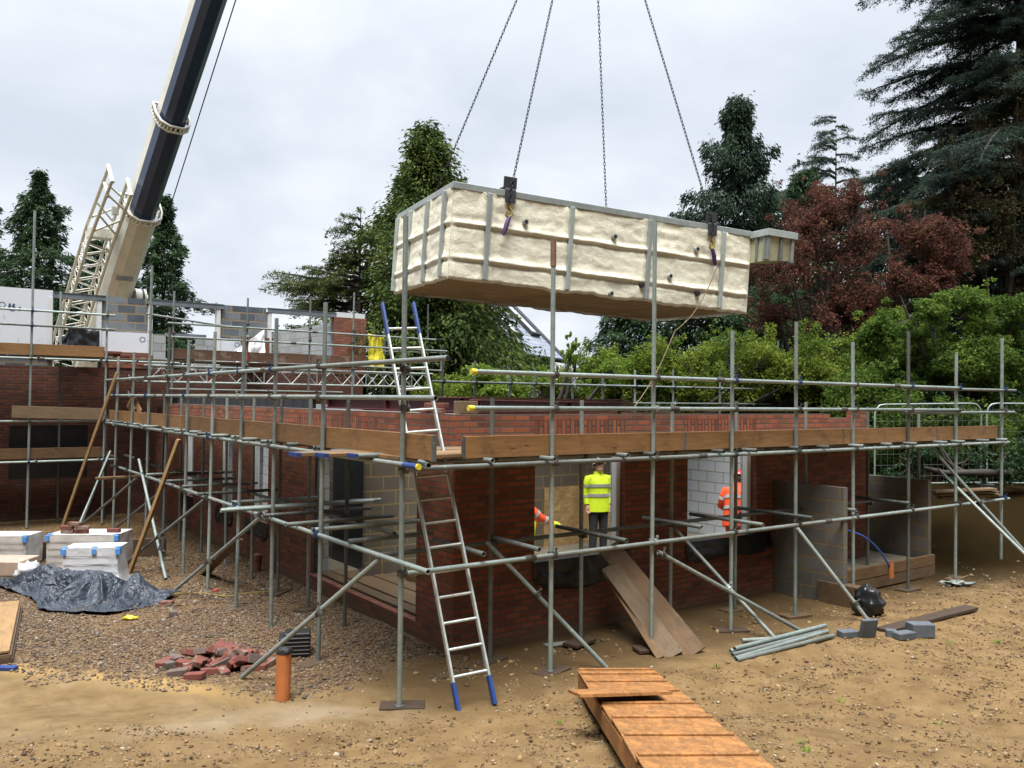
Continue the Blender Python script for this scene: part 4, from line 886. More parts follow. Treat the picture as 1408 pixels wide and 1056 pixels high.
gv = [(x, y, gz(x, y) if abs(x) < 60 and abs(y) < 60 else 0) for x in xs for y in ys]
me = bpy.data.meshes.new('ground'); me.from_pydata(gv, [], [(i * NX + j, (i + 1) * NX + j, (i + 1) * NX + j + 1, i * NX + j + 1) for i in range(NX - 1) for j in range(NX - 1)])
me.polygons.foreach_set('use_smooth', [True] * len(me.polygons))
GR_O = bpy.data.objects.new('ground', me); COL.objects.link(GR_O); GR_O['kind'] = 'structure'
def groundmat():
    t = NT('ground'); g = t.n('ShaderNodeNewGeometry'); co = g.outputs['Position']; sx = t.n('ShaderNodeSeparateXYZ'); t.l(co, sx.inputs[0]); X, Y = sx.outputs['X'], sx.outputs['Y']
    nb = t.noise(co, .9, 6, .65); nb2 = t.noise(co, 2.6, 6, .65); nf = t.noise(co, 14, 6, .75); nvf = t.noise(co, 60, 4, .7)
    wob = t.math('MULTIPLY_ADD', t.math('SUBTRACT', nb2, .5), 1.5, 0.); wob2 = t.math('MULTIPLY_ADD', t.math('SUBTRACT', nb, .5), 2.2, 0.)
    def sm(v, a, b):
        m = t.n('ShaderNodeMapRange'); m.interpolation_type = 'SMOOTHSTEP'; t.l(v, m.inputs[0]); m.inputs[1].default_value = a; m.inputs[2].default_value = b; return m.outputs[0]
    mul = lambda *a: a[0] if len(a) == 1 else t.math('MULTIPLY', a[0], mul(*a[1:]))
    # gravel yard on the left, beyond the silt
    edge = t.math('ADD', t.math('MULTIPLY', t.math('MAXIMUM', t.math('MULTIPLY', t.math('ADD', X, .85), -1), 0), 1.2), 1.05)
    gra = mul(sm(t.math('ADD', t.math('SUBTRACT', Y, edge), wob), -.2, .35), sm(X, 1.9, .9))
    # pebbly soil in the foreground right
    lim = t.math('SUBTRACT', t.math('MULTIPLY', t.math('MINIMUM', X, 0), -.37), .45)
    peb = sm(t.math('ADD', t.math('SUBTRACT', lim, Y), wob), -.25, .45)
    # wet strip under and beside the scaffold
    silt = t.ramp(nb2, [(.3, (0.114, 0.070, 0.027)), (.5, (0.173, 0.114, 0.050)), (.7, (0.220, 0.152, 0.076))])
    st_ = t.n('ShaderNodeMapping'); st_.inputs['Scale'].default_value = (5., 1.1, 1); st_.inputs['Rotation'].default_value = (0, 0, .75); t.l(co, st_.inputs[0]); silt = t.mix(t.math('MULTIPLY', t.ramp(t.noise(st_.outputs[0], 1.6, 5, .65, .6), [(.5, (0, 0, 0)), (.66, (1, 1, 1))]), .4), silt, (0.110, 0.073, 0.038)); silt = t.mix(t.math('MULTIPLY', t.ramp(nf, [(.58, (0, 0, 0)), (.70, (1, 1, 1))]), .35), silt, (0.095, 0.060, 0.030))
    yel = sm(t.math('ADD', t.math('ADD', t.math('SUBTRACT', edge, Y), wob), t.math('MULTIPLY', X, -.15)), .9, .1)
    silt = t.mix(mul(yel, sm(X, -.9, -1.8), .8), silt, (0.394, 0.250, 0.093))
    pale = mul(sm(X, .4, -.8), sm(Y, 1.2, .2), t.ramp(t.noise(co, 1.1, 4), [(.42, (0, 0, 0)), (.6, (1, 1, 1))])); silt = t.mix(t.math('MULTIPLY', pale, .8), silt, (0.258, 0.202, 0.130))
    wet = mul(sm(X, -.5, .6), sm(t.math('ADD', Y, t.math('MULTIPLY', wob, .5)), -1.1, -.1)); silt = t.mix(t.math('MULTIPLY', wet, .75), silt, (0.070, 0.042, 0.017))
    soil = t.ramp(nb2, [(.28, (0.110, 0.065, 0.025)), (.5, (0.176, 0.110, 0.046)), (.72, (0.229, 0.152, 0.069))])
    soil = t.mix(t.math('MULTIPLY', t.ramp(nf, [(.52, (0, 0, 0)), (.68, (1, 1, 1))]), .55), soil, (0.119, 0.076, 0.041))
    vo = t.n('ShaderNodeTexVoronoi'); t.l(co, vo.inputs['Vector']); vo.inputs['Scale'].default_value = 34
    bw = t.n('ShaderNodeRGBToBW'); t.l(vo.outputs['Color'], bw.inputs[0])
    grav = t.ramp(bw.outputs[0], [(.15, (0.054, 0.034, 0.021)), (.4, (0.119, 0.073, 0.039)), (.6, (0.173, 0.110, 0.057)), (.85, (0.258, 0.188, 0.115))])
    grav = t.mix(t.math('MULTIPLY', t.ramp(nb2, [(.4, (0, 0, 0)), (.62, (1, 1, 1))]), .6), grav, (0.150, 0.096, 0.041))
    col = t.mix(peb, silt, soil); col = t.mix(gra, col, grav)
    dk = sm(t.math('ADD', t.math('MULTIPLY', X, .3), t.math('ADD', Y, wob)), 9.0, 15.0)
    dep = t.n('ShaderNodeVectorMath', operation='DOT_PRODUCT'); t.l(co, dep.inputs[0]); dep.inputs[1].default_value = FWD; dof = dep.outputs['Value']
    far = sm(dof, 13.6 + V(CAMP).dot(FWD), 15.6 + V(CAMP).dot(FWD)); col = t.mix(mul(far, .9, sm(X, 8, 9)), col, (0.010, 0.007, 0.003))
    lawn = sm(dof, 27, 33); col = t.mix(lawn, col, (0.040, 0.053, 0.016))
    rough = t.math('SUBTRACT', .92, t.math('MULTIPLY', t.math('MULTIPLY', t.math('MAXIMUM', wet, t.math('MULTIPLY', pale, .6)), t.math('SUBTRACT', 1., far)), .3))
    hgt = t.math('ADD', t.math('MULTIPLY', nf, .5), t.math('MULTIPLY', nvf, .25)); vh = t.math('MULTIPLY', t.math('SUBTRACT', .6, vo.outputs['Distance']), gra)
    hgt = t.math('ADD', t.math('MULTIPLY', hgt, t.math('MULTIPLY_ADD', t.math('MAXIMUM', peb, gra), .8, .25)), vh)
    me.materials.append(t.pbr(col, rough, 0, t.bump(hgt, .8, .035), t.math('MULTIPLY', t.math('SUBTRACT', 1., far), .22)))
groundmat()
# stones: many tiny chipped solids in one mesh per patch
def ico():
    p = (1 + 5 ** .5) / 2; v = [(-1, p, 0), (1, p, 0), (-1, -p, 0), (1, -p, 0), (0, -1, p), (0, 1, p), (0, -1, -p), (0, 1, -p), (p, 0, -1), (p, 0, 1), (-p, 0, -1), (-p, 0, 1)]
    f = [(0, 11, 5), (0, 5, 1), (0, 1, 7), (0, 7, 10), (0, 10, 11), (1, 5, 9), (5, 11, 4), (11, 10, 2), (10, 7, 6), (7, 1, 8), (3, 9, 4), (3, 4, 2), (3, 2, 6), (3, 6, 8), (3, 8, 9), (4, 9, 5), (2, 4, 11), (6, 2, 10), (8, 6, 7), (9, 8, 1)]
    return np.array(v) / 1.9, np.array(f)
IV, IF = ico()
def quickmesh(name, verts, faces, mat, parent=None, smooth=False, mi=None, mats=None):
    me_ = bpy.data.meshes.new(name); n, k = faces.shape
    me_.vertices.add(len(verts)); me_.vertices.foreach_set('co', verts.astype('f').ravel())
    me_.loops.add(n * k); me_.loops.foreach_set('vertex_index', faces.astype('i').ravel())
    me_.polygons.add(n); me_.polygons.foreach_set('loop_start', np.arange(0, n * k, k, dtype='i'))
    try: me_.polygons.foreach_set('loop_total', np.full(n, k, dtype='i'))
    except Exception: pass
    if smooth: me_.polygons.foreach_set('use_smooth', np.ones(n, bool))
    for m in (mats or [mat]): me_.materials.append(MAT[m] if isinstance(m, str) else m)
    if mi is not None: me_.polygons.foreach_set('material_index', mi.astype('i'))
    me_.update(calc_edges=True); o = bpy.data.objects.new(name, me_); COL.objects.link(o)
    if parent: o.parent = parent
    return o
def rotmats(n):
    q = RNG.normal(size=(n, 4)); q /= np.linalg.norm(q, axis=1)[:, None]; w, x, y, z = q.T
    return np.stack([np.stack([1 - 2 * (y * y + z * z), 2 * (x * y - z * w), 2 * (x * z + y * w)], 1), np.stack([2 * (x * y + z * w), 1 - 2 * (x * x + z * z), 2 * (y * z - x * w)], 1), np.stack([2 * (x * z - y * w), 2 * (y * z + x * w), 1 - 2 * (x * x + y * y)], 1)], 1)
def stones(name, pts, size, mat, sink=.25):
    n = len(pts); sc_ = size[:, None] * RNG.uniform(.55, 1.15, (n, 3)); sc_[:, 2] *= .7
    jit = 1 + RNG.uniform(-.28, .28, (n, 12, 1)); v = IV[None] * jit * sc_[:, None, :]; v = np.einsum('nij,nkj->nki', rotmats(n), v)
    v[:, :, 2] *= .75; p = np.array([(x, y, gz(x, y)) for x, y in pts]); p[:, 2] += size * (.5 - sink)
    v += p[:, None, :]; f = IF[None] + (np.arange(n) * 12)[:, None, None]
    return quickmesh(name, v.reshape(-1, 3), f.reshape(-1, 3), mat)
def stonemat(name, stops):
    t = NT(name); g = t.n('ShaderNodeNewGeometry'); col = t.ramp(g.outputs['Random Per Island'], [(i / (len(stops) - 1), c) for i, c in enumerate(stops)], 'CONSTANT' if False else 'LINEAR')
    MAT[name] = t.pbr(col, .8, 0, t.bump(t.noise(t.coord(), 50, 3), .3, .004))
stonemat('gravel_stone', [(0.038, 0.025, 0.019), (0.109, 0.067, 0.038), (0.160, 0.099, 0.054), (0.109, 0.051, 0.033), (0.184, 0.131, 0.076), (0.071, 0.051, 0.038), (0.128, 0.083, 0.051), (0.217, 0.166, 0.109), (0.054, 0.043, 0.035), (0.287, 0.255, 0.204)])
stonemat('soil_stone', [(0.045, 0.027, 0.013), (0.160, 0.099, 0.039), (0.071, 0.043, 0.019), (0.230, 0.140, 0.054), (0.122, 0.073, 0.032), (0.281, 0.184, 0.076), (0.173, 0.115, 0.054), (0.058, 0.035, 0.018), (0.306, 0.223, 0.115), (0.140, 0.064, 0.032), (0.095, 0.059, 0.027), (0.357, 0.299, 0.210)])
pts = []
while len(pts) < 36000:
    x, y = random.uniform(-4.6, 1.25), random.uniform(.4, 11.5)
    e = y - gravel_edge(x) + 1.2 * noise.noise(V((x * 1.3, y * 1.3, 2)))
    if e < -.15 or random.random() > .35 + .65 * sstep(-.1, 1.2, e): continue
    if random.random() > (1 if y < 6 else .55): continue
    if noise.noise(V((x * .9, y * .9, 8))) > .32 and random.random() < .8: continue
    pts.append((x, y))
tag(stones('gravel', pts, np.clip(RNG.lognormal(math.log(.0135), .42, len(pts)), .006, .036), 'gravel_stone'), kind='stuff')
pts = []
while len(pts) < 42000:
    x, y = random.uniform(-3.5, 13), random.uniform(-5.2, .9)
    lim = -.45 - .37 * min(x, 0); e = lim - y + .9 * noise.noise(V((x * .9, y * .9, 4)))
    if e < -.1 or random.random() > .12 + .88 * sstep(-.2, .9, noise.noise(V((x * 1.4, y * 1.4, 9))) + .35): continue
    pts.append((x, y))
for k in range(900): pts.append((random.uniform(-3.5, 12), random.uniform(-.6, 1.1)))
tag(stones('pebbles', pts, np.clip(RNG.lognormal(math.log(.0078), .58, len(pts)), .0035, .03), 'soil_stone', .3), kind='stuff')
pts = []
for k in range(420):
    c = random.choice(((8.6, -.3), (9.8, .0), (11.2, -.4), (6.2, .3), (3.0, .5), (1.3, .4), (-.5, 5.6)))
    pts.append((random.gauss(c[0], .7), random.gauss(c[1], .28)))
pts = [p for p in pts if not (p[0] > 1.3 and p[1] > 1.1)]
ch = stones('wood_chips', pts, np.clip(RNG.lognormal(math.log(.022), .5, len(pts)), .01, .06), 'soil_stone', .42); tag(ch, kind='stuff')
# small weeds on the soil
def tuft(px, py, n=9, s=.07):
    p = GG(px, py); z = p.z; b = MB()
    for k in range(n):
        a = random.uniform(0, 6.28); d = V((math.cos(a), math.sin(a), random.uniform(.5, 1.6))).normalized() * s * random.uniform(.5, 1.2); w = V((-math.sin(a), math.cos(a), 0)) * s * .12
        o = V((p.x, p.y, z)) + V((math.cos(a), math.sin(a), 0)) * s * .15
        b.add([o - w * .5, o + d * .5 - w, o + d, o + d * .5 + w], [(0, 1, 2, 3)])
    return tag(b.build('weed', 'leaf_lime'), 'tiny green weed sprouting from the bare soil', 'weed', 'green weeds on the bare soil')
for p in ((768, 996), (985, 918), (1290, 997), (1305, 885), (1100, 1024), (1108, 1036), (1158, 968), (1370, 885), (860, 1012)): tuft(*p)
# ------------------------------------------------------------------ loose things on the ground
YAW = math.atan2(RIGHT.y, RIGHT.x)
def frame(p, rz): return Matrix.Translation(p) @ Matrix.Rotation(rz, 4, 'Z')
# ladder
f0, f1 = GG(634, 978), GG(676, 968); t0, t1 = D(529, 415, 10.0), D(565, 421, 10.0)
c0, c1 = (f0 + f1) / 2, (t0 + t1) / 2; rr = ((f1 - f0).normalized() + (t1 - t0).normalized()).normalized(); hw = .19
LD = thing('ladder', 'silver aluminium ladder with blue stile ends leaning up through the scaffold corner', 'ladder', c0)
nrm = (c1 - c0).cross(rr).normalized(); MX = orient(c0, c1, nrm); LL = (c1 - c0).length
for sgn in (-1, 1):
    b = MB(); b.bx(0, LL, sgn * hw - .012, sgn * hw + .012, -.034, .034); o = b.build('stile', 'aluminium', None, .004); setm(o, MX, LD)
    b = MB(); b.bx(-.01, .27, sgn * hw - .018, sgn * hw + .018, -.039, .039); e = b.build('stile_foot', 'blue_plastic', None, .004); setm(e, MX, o)
    b = MB(); b.bx(LL - .42, LL + .01, sgn * hw - .015, sgn * hw + .016, -.036, .036); e = b.build('stile_end_tape', 'blue_plastic', None, .004); setm(e, MX, o)
s = .32
while s < LL - .1:
    b = MB(); b.tube((s, -hw + .0121, 0), (s, hw - .0121, 0), .0165, n=8); o = b.build('rung', 'aluminium'); setm(o, MX, LD); s += .262
# plywood ramp
RA, RB = G(797, 927, .22), G(894, 917, .22); RC, RD_ = G(884, 1056, .78), G(1053, 1045, .78)
ra, rb = (RA + RB) / 2, (RC + RD_) / 2; rd = (rb - ra); ra, rb = ra, ra + rd * 1.55
RP = thing('ramp', 'muddy orange chipboard ramp of overlapping treads rising towards the viewer', 'ramp', ra); RM = orient(ra, rb); RL = (rb - ra).length; RW = .80
for sg in (-1, 1):
    b = MB(); b.bx(.02, RL, sg * (RW / 2 - .025) - .022, sg * (RW / 2 - .025) + .022, -.19, -.035); o = b.build('stringer', 'osb_orange', None, .004); setm(o, RM, RP)
n = 0; s = 0.; wl = (.30, .42, .52, .54, .56, .56, .56, .56, .56)
while s < RL - .1:
    w = wl[min(n, 8)]; b = MB()
    b.box((0, 0, 0), (w + .05, RW + random.uniform(-.01, .02), .018)); o = b.build('tread', 'osb_orange', None, .003)
    setm(o, RM @ Matrix.Translation((s + w / 2, random.uniform(-.006, .006), -.008 + .004 * (n % 2))) @ Matrix.Rotation(rad(2.2), 4, 'Y') @ Matrix.Rotation(rad(random.uniform(-.6, .6)), 4, 'Z'), RP)
    b = MB(); b.bx(-w / 2 - .02, -w / 2 + .03, -RW / 2 + .01, RW / 2 - .01, .0095, .026); e = b.build('batten', 'osb_orange', None, .003); e.parent = o; s += w; n += 1
# loose offcut lying across the ramp
q0, q1 = G(788, 964, .46), G(910, 957, .46); o = MB().box((0, 0, 0), (.94, .24, .02)).build('plywood_offcut', 'osb_orange', None, .003)
nx_ = 12; b = MB(); vs = []
for i in range(nx_ + 1):
    x = -.47 + .94 * i / nx_
    for y in (-.11 + .02 * noise.noise(V((x * 8, 1, 0))) - .05 * (x < -.3), .12): vs += [(x, y, .009), (x, y, -.009)]
fs = []
for i in range(nx_):
    k = i * 4; fs += [(k, k + 4, k + 6, k + 2), (k + 1, k + 3, k + 7, k + 5), (k, k + 1, k + 5, k + 4), (k + 2, k + 6, k + 7, k + 3)]
fs += [(0, 2, 3, 1), (nx_ * 4, nx_ * 4 + 1, nx_ * 4 + 3, nx_ * 4 + 2)]; bpy.data.objects.remove(o); b.add(vs, fs); o = b.build('plywood_offcut', 'osb_orange')
setm(o, RM @ Matrix.Translation((1.62, -.22, .075)) @ Matrix.Rotation(rad(99), 4, 'Z') @ Matrix.Rotation(rad(-4), 4, 'X') @ Matrix.Rotation(rad(180), 4, 'Z') @ Matrix.Diagonal((.86, 1.75, 1.3, 1))); tag(o, 'broken chipboard offcut with a ragged end lying across the top of the ramp', 'board')
# planks leaning on the window sill
def lean_plank(a, b_, w, mat, label, t=.03): return tag(board('plank', a, b_, w, t, mat, None, (-.45, -.6, .65)), label, 'plank', 'planks leaning below the first window')
lean_plank(GG(957, 899), PY(836, 752, 1.0), .30, 'board_old', 'widest brown plank leaning from the window sill to the mud, with a notched foot', .035)
lean_plank(GG(928, 902), PY(838, 778, .85), .24, 'board_grey', 'dark plank leaning just behind the widest brown plank')
lean_plank(GG(908, 905), PY(832, 785, .95), .10, 'board_old', 'narrow strip leaning leftmost of the planks below the window sill')
# loose tubes on the mud
def ground_tube(a, b_, z, mat, label): return tag(stube('scaffold_tube', GG(*a) + V((0, 0, z)), GG(*b_) + V((0, 0, z)), mat, None, .028), label, 'scaffold tube', 'loose scaffold tubes on the mud')
for k, (a, b_, z) in enumerate((((1004, 899), (1123, 869), .03), ((1007, 904), (1128, 872), .032), ((1011, 909), (1138, 871), .03), ((1013, 911), (1146, 877), .028), ((1010, 901), (1135, 868), .078))):
    ground_tube(a, b_, z, ('tube_bright', 'tube_dull')[k % 2], 'galvanised scaffold tube in the loose bundle lying on the mud')
o = ground_tube((1020, 884), (1092, 880), .03, 'tube_dull', 'single scaffold tube lying behind the loose bundle'); del o['group']
# brick heap
hc = GG(300, 916)
for i in range(64):
    lay = 0 if i < 30 else (1 if i < 50 else 2); a, r = random.uniform(0, 6.28), math.sqrt(random.random()); ex, ey = ((.62, .34), (.42, .2), (.26, .1))[lay]
    p = hc + RIGHT * (math.cos(a) * r * ex + (.06 if lay else 0)) + FWD * (math.sin(a) * r * ey)
    tl = .15 if lay == 0 else .55
    brick(TRS(p.x, p.y, gz(p.x, p.y) + .03 + lay * .075, random.uniform(0, 3.14), random.choice((0, 0, 1.57)) + random.uniform(-tl, tl), random.uniform(-tl, tl)), 'weathered brick in the loose heap left of the orange drain pipe', 'bricks in the loose heap', random.random() < .28)
for px, py, g in ((245, 928, 1), (268, 933, 0), (229, 832, 0), (238, 846, 1)):
    p = GG(px, py); brick(TRS(p.x, p.y, p.z + .03, random.uniform(0, 3), 0, .1), 'single brick lying apart from the heap on the gravel', 'bricks lying apart on the gravel', g)
# drain pipe
p = GG(388, 962); PP = thing('drain_pipe', 'orange plastic drain pipe standing upright in the gravel with black cap', 'pipe', p)
b = MB(); b.pipe(p - V((0, 0, .2)), p + V((.012, 0, .48)), .075, .004, 20); b.build('pipe', 'pipe_orange', PP)
b = MB(); q = p + V((.012, 0, .48)); b.tube(q - V((0, 0, .012)), q + V((0, 0, .012)), .079, .077, 18); b.ell(q + V((.005, 0, .012)), (.074, .074, .035), None, 18, 10, 0, .5); b.box(q + V((.078, -.02, .0)), (.025, .03, .02)); b.build('cap', 'black_plastic', PP)
p = GG(405, 899); M = frame(p, YAW + .2); CR = thing('crate', 'black ribbed plastic crate behind the orange drain pipe', 'crate', p)
b = MB(); R_ = M.to_3x3()
b.box(p + V((0, 0, .1)), (.34, .26, .2), R_)
for k in range(5): b.box(p + V((0, 0, .03 + k * .045)), (.36, .28, .018), R_)
b.build('body', 'black_plastic', CR, .006)
b = MB(); b.box(p + R_ @ V((.03, .02, .24)), (.3, .22, .045), R_); b.build('lid', 'black_plastic', CR, .01)
# small grate and pipe coupling cap on the pipe stub further back
p = GG(352, 786); PQ = thing('pipe_stub', 'short brown clay pipe stub standing by the side wall', 'pipe', p); b = MB(); b.pipe(p - V((0, 0, .1)), p + V((0, 0, .28)), .09, .012, 16); b.build('pipe', plain('clay', (.20, .075, .04), (.14, .05, .03), .8), PQ)
b = MB(); b.tube(p + V((0, 0, .22)), p + V((0, 0, .30)), .105, n=16); b.build('collar', 'clay', PQ)
# tarpaulin
def tarpfield():
    L0 = GG(-6, 806); R0 = GG(252, 818); ax = (R0 - L0); LEN = ax.length; ax.normalize(); ay = V((-ax.y, ax.x, 0)); ay = ay if ay.dot(FWD) > 0 else -ay
    nu, nv = 150, 64; vs = []
    for i in range(nu + 1):
        u = i / nu
        front = -.12 - .35 * sstep(.2, .5, u) - .85 * sstep(.22, .62, u) + .62 * sstep(.86, 1., u) - .22 * sstep(.42, .30, abs(u - .55)) * 0 + .09 * noise.noise(V((u * 6, 1, 0))) - .28 * sstep(.0, .2, u) * sstep(.5, .25, u)
        back = .02 + .24 * sstep(.1, .4, u) - .35 * sstep(.7, 1., u) + .06 * noise.noise(V((u * 7, 5, 0)))
        for j in range(nv + 1):
            v = j / nv; y = front + (back - front) * v; p = L0 + ax * (u * LEN) + ay * y
            crest = math.exp(-((v - .72) / .24) ** 2)
            h = (.25 * math.exp(-((u - .57) / .17) ** 2) + .20 * math.exp(-((u - .27) / .13) ** 2) + .16 * math.exp(-((u - .80) / .06) ** 2) + .05) * crest
            h *= 1 - .75 * math.exp(-((u - .72) / .045) ** 2)
            an = math.atan2((v - .75) * 1.2, (u - .57) * 4.); dc = math.hypot((v - .75) * 1.2, (u - .57) * 4.)
            fold = abs(noise.noise(V((an * 2.6, dc * .9, 1.)))); fold2 = abs(noise.noise(V((u * 11 + v * 3, v * 4 - u * 4, 6.)))); fold3 = abs(noise.noise(V((u * 26, v * 9 + u * 6, 2.))))
            rid = (.5 - fold * 2.) * .16 * min(1, dc * 1.5) + (.4 - fold2 * 1.6) * .06 + (.3 - fold3) * .022
            e = min(v, 1 - v, u * 2.5, (1 - u) * 2.5); h += rid * min(1, .35 + 3 * e) + .03
            vs.append(V((p.x, p.y, gz(p.x, p.y) + max(h, .012))))
    return vs, nu, nv
vs, nu, nv = tarpfield(); b = MB(); b.add(vs, [(i * (nv + 1) + j, (i + 1) * (nv + 1) + j, (i + 1) * (nv + 1) + j + 1, i * (nv + 1) + j + 1) for i in range(nu) for j in range(nv)], 0, True)
o = b.build('tarpaulin', 'tarp'); m = o.modifiers.new('t', 'SOLIDIFY'); m.thickness = .004; tag(o, 'crumpled blue-grey tarpaulin heaped on the gravel in front of the wrapped block packs', 'tarpaulin')
# wrapped block packs
def pack(px, py, w, d, h, label, mat, rz=.1, flare=0., bricks=0):
    p = GG(px, py); R_ = Matrix.Rotation(YAW + rz, 3, 'Z'); c = p + R_ @ V((0, d / 2, 0)); root = thing('block_pack', label, 'block pack', c, 0, 'wrapped packs of blocks'); b = MB()
    nx, nz = 22, 12; ring = []
    for k in range(4 * nx):
        s_, t_ = divmod(k, nx); t_ = t_ / nx; q = [(-w / 2 + w * t_, -d / 2), (w / 2, -d / 2 + d * t_), (w / 2 - w * t_, d / 2), (-w / 2, d / 2 - d * t_)][s_]; ring.append(q)
    vs = []
    for j in range(nz + 1):
        z = .03 + (h - .03) * j / nz
        for (x, y) in ring:
            n_ = .014 * noise.noise(V((x * 4, y * 4, z * 5 + px))) + .012 * noise.noise(V((x * 11, y * 11, z * 3)))
            k = 1 + n_ / max(w, d) * 2 + flare * max(0, .45 - j / nz) ** 2 + .012 * math.sin(j / nz * 5 * 2 * math.pi) * .3
            vs.append(c + R_ @ V((x * k, y * k, z)))
    n = len(ring); b.add(vs, [(j * n + i, j * n + (i + 1) % n, (j + 1) * n + (i + 1) % n, (j + 1) * n + i) for j in range(nz) for i in range(n)], 0, True)
    b.add([c + R_ @ V((x, y, h + .002)) for x, y in ring], [tuple(range(n))]); b.build('wrapped_blocks', mat, root)
    for j in range(1, 5):
        z = h * j / 5; sb_ = MB(); sb_.box(c + R_ @ V((0, -d / 2 - .012, z)), (w * .97, .006, .007), R_); sb_.build('course_line', 'concrete', root) if not flare or j > 1 else None
    for x, y in ((-w / 2, -d / 2), (w / 2, -d / 2), (w * .06, -d / 2)):
        if abs(x) < w * .1 and not flare: continue
        b = MB(); b.box(c + R_ @ V((x * .98, y - .016 if abs(x) < w * .4 else y * .985, h - .055)), (.07, .07, .09) if abs(x) > w * .4 else (.07, .012, .08), R_); b.box(c + R_ @ V((x * .94, y + .05, h + .006)), (.08, .09, .012), R_); b.build('corner_tape', 'tape_blue', root)
    pl = MB(); pl.box(c + V((0, 0, .02)), (w * .95, d * .9, .1), R_); pl.build('pallet', 'board_grey', root)
    return c, R_
cA, RAm = pack(124, 810, .82, .5, .64, 'nearest block pack in bright white wrapping just behind the tarpaulin', 'wrap_white', .16, .9)
cB, RBm = pack(112, 783, 1.2, .7, .60, 'wide block pack in clear wrapping with loose bricks on top, behind the nearest pack', 'wrap', .06)
cC, RCm = pack(-22, 781, 1.4, .6, .55, 'block pack in clear wrapping at the left edge beyond the low pallet', 'wrap', .06)
for x, y, z in ((-.32, -.18, 0), (-.08, -.18, 0), (-.33, -.18, .066), (-.06, -.2, .066), (-.2, -.18, .132), (.42, -.05, 0)):
    p = cB + RBm @ V((x, y, .60 + .038 + z)); brick(TRS(p.x, p.y, p.z, YAW + random.uniform(-.2, .2)), 'clean red brick lying on top of the wide wrapped pack' if x < .3 else 'lone red brick at the right end of the wide wrapped pack', 'bricks on the wrapped pack')
p = GG(8, 806); R_ = Matrix.Rotation(YAW, 3, 'Z'); PL = thing('pallet', 'wooden pallet carrying a low stack of pinkish slabs and white wrapping at the left edge', 'pallet', p)
b = MB()
for k in range(5): b.box(p + R_ @ V((-.35, .1 + k * .16, .12)), (1.3, .11, .02), R_)
for k in range(3): b.box(p + R_ @ V((-.9 + k * .54, .42, .06)), (.09, .8, .09), R_)
b.build('deck', 'board_grey', PL, .003)
b = MB(); b.box(p + R_ @ V((-.42, .4, .25)), (1.1, .62, .22), R_); b.build('slab_stack', plain('pink_slab', (.44, .32, .25), (.38, .27, .21), .8), PL, .008)
b = MB(); b.ell(p + R_ @ V((.22, .2, .22)), (.16, .22, .13), R_, 14, 10, 0, .7); b.build('wrapping', 'wrap_white', PL)
# sheet stack lower left
a, c = GG(31, 840), GG(18, 912); dirn = (c - a).normalized(); side = V((dirn.y, -dirn.x, 0)); side = side if side.dot(RIGHT) < 0 else -side
M = Matrix(((-side.x, dirn.x, 0), (-side.y, dirn.y, 0), (0, 0, 1))); Ls = (c - a).length
for k, (mt, th) in enumerate((('board_dark', .05), ('board_grey', .05), ('timber_fresh', .03))):
    o = board('board', (0, 0, 0), (Ls, 0, 0), 1.2, th, mt, None, None, .004); z = .03 + k * .055
    p0 = a + side * (.6 + .02 * k) + V((0, 0, z)); p0.z = gz(a.x, a.y) * .5 + gz(c.x, c.y) * .5 + z; o.matrix_basis = orient(p0, p0 + dirn, UP); tag(o, ('bottom dark board under the plywood sheet at the left edge', 'middle grey board under the plywood sheet at the left edge', 'tan plywood sheet lying on boards at the left edge of the gravel')[k], 'board')
p = GG(4, 921); o = MB().box((0, 0, 0), (.3, .09, .04)).build('offcut', 'blue_plastic', None, .004); o.matrix_basis = frame(p + V((0, 0, .02)), YAW); tag(o, 'short blue painted offcut sticking out under the board stack at the left edge', 'offcut')
# rag, props, planks, timber baulk
def blob(name, px, py, r, mat, label, cat, jit=.6, z=.0, seg=(16, 10)):
    p = GG(px, py); b = MB(); b.ell(p + V((0, 0, r[2] * .7 + z)), r, Matrix.Rotation(YAW, 3, 'Z'), seg[0], seg[1], 0, jit); return tag(b.build(name, mat), label, cat)
blob('rag', 179, 852, (.09, .05, .03), 'yellow_plastic', 'crumpled yellow rag on the gravel in front of the tarpaulin', 'rag', .9)
blob('rag', 297, 813, (.04, .03, .02), 'red_plastic', 'small red scrap on the gravel near a sole board', 'scrap', .6)
o = board('timber_prop', GG(83, 733), PX(161, 512, -.12), .10, .05, 'timber_fresh'); tag(o, 'long slanting timber prop reaching from the ground up to the upper left scaffold', 'timber prop')
o = board('timber_prop', GG(178, 788), PX(246, 604, -.14), .12, .05, 'timber_fresh'); tag(o, 'shorter slanting timber prop standing behind the tarpaulin', 'timber prop')
o = board('timber_prop', GG(282, 789), PX(327, 742, .2), .16, .035, 'board_grey'); tag(o, 'pale plank leaning low against the side scaffold brace', 'timber prop')
o = board('plank', PX(183, 567, .6), PX(167, 525, 1.1), .22, .035, 'timber_fresh', None, (-.8, -.5, .2)); tag(o, 'pale plank standing on the side scaffold deck at its far end, left of its pair', 'plank', 'planks standing on the side scaffold deck')
o = board('plank', PX(193, 567, .6), PX(178, 529, 1.2), .12, .035, 'board_old', None, (-.8, -.5, .2)); tag(o, 'darker plank standing on the side scaffold deck at its far end, right of its pair', 'plank', 'planks standing on the side scaffold deck')
o = board('plank', PY(132, 658, 12.3), PY(262, 651, 12.3), .22, .05, 'board_old'); tag(o, 'brown plank laid flat across the far lower tubes of the side scaffold', 'plank')
o = board('plank', PY(225, 652, 10.2), PY(330, 648, 10.2), .22, .05, 'board_dark'); tag(o, 'dark plank laid flat across the nearer lower tubes of the side scaffold', 'plank')
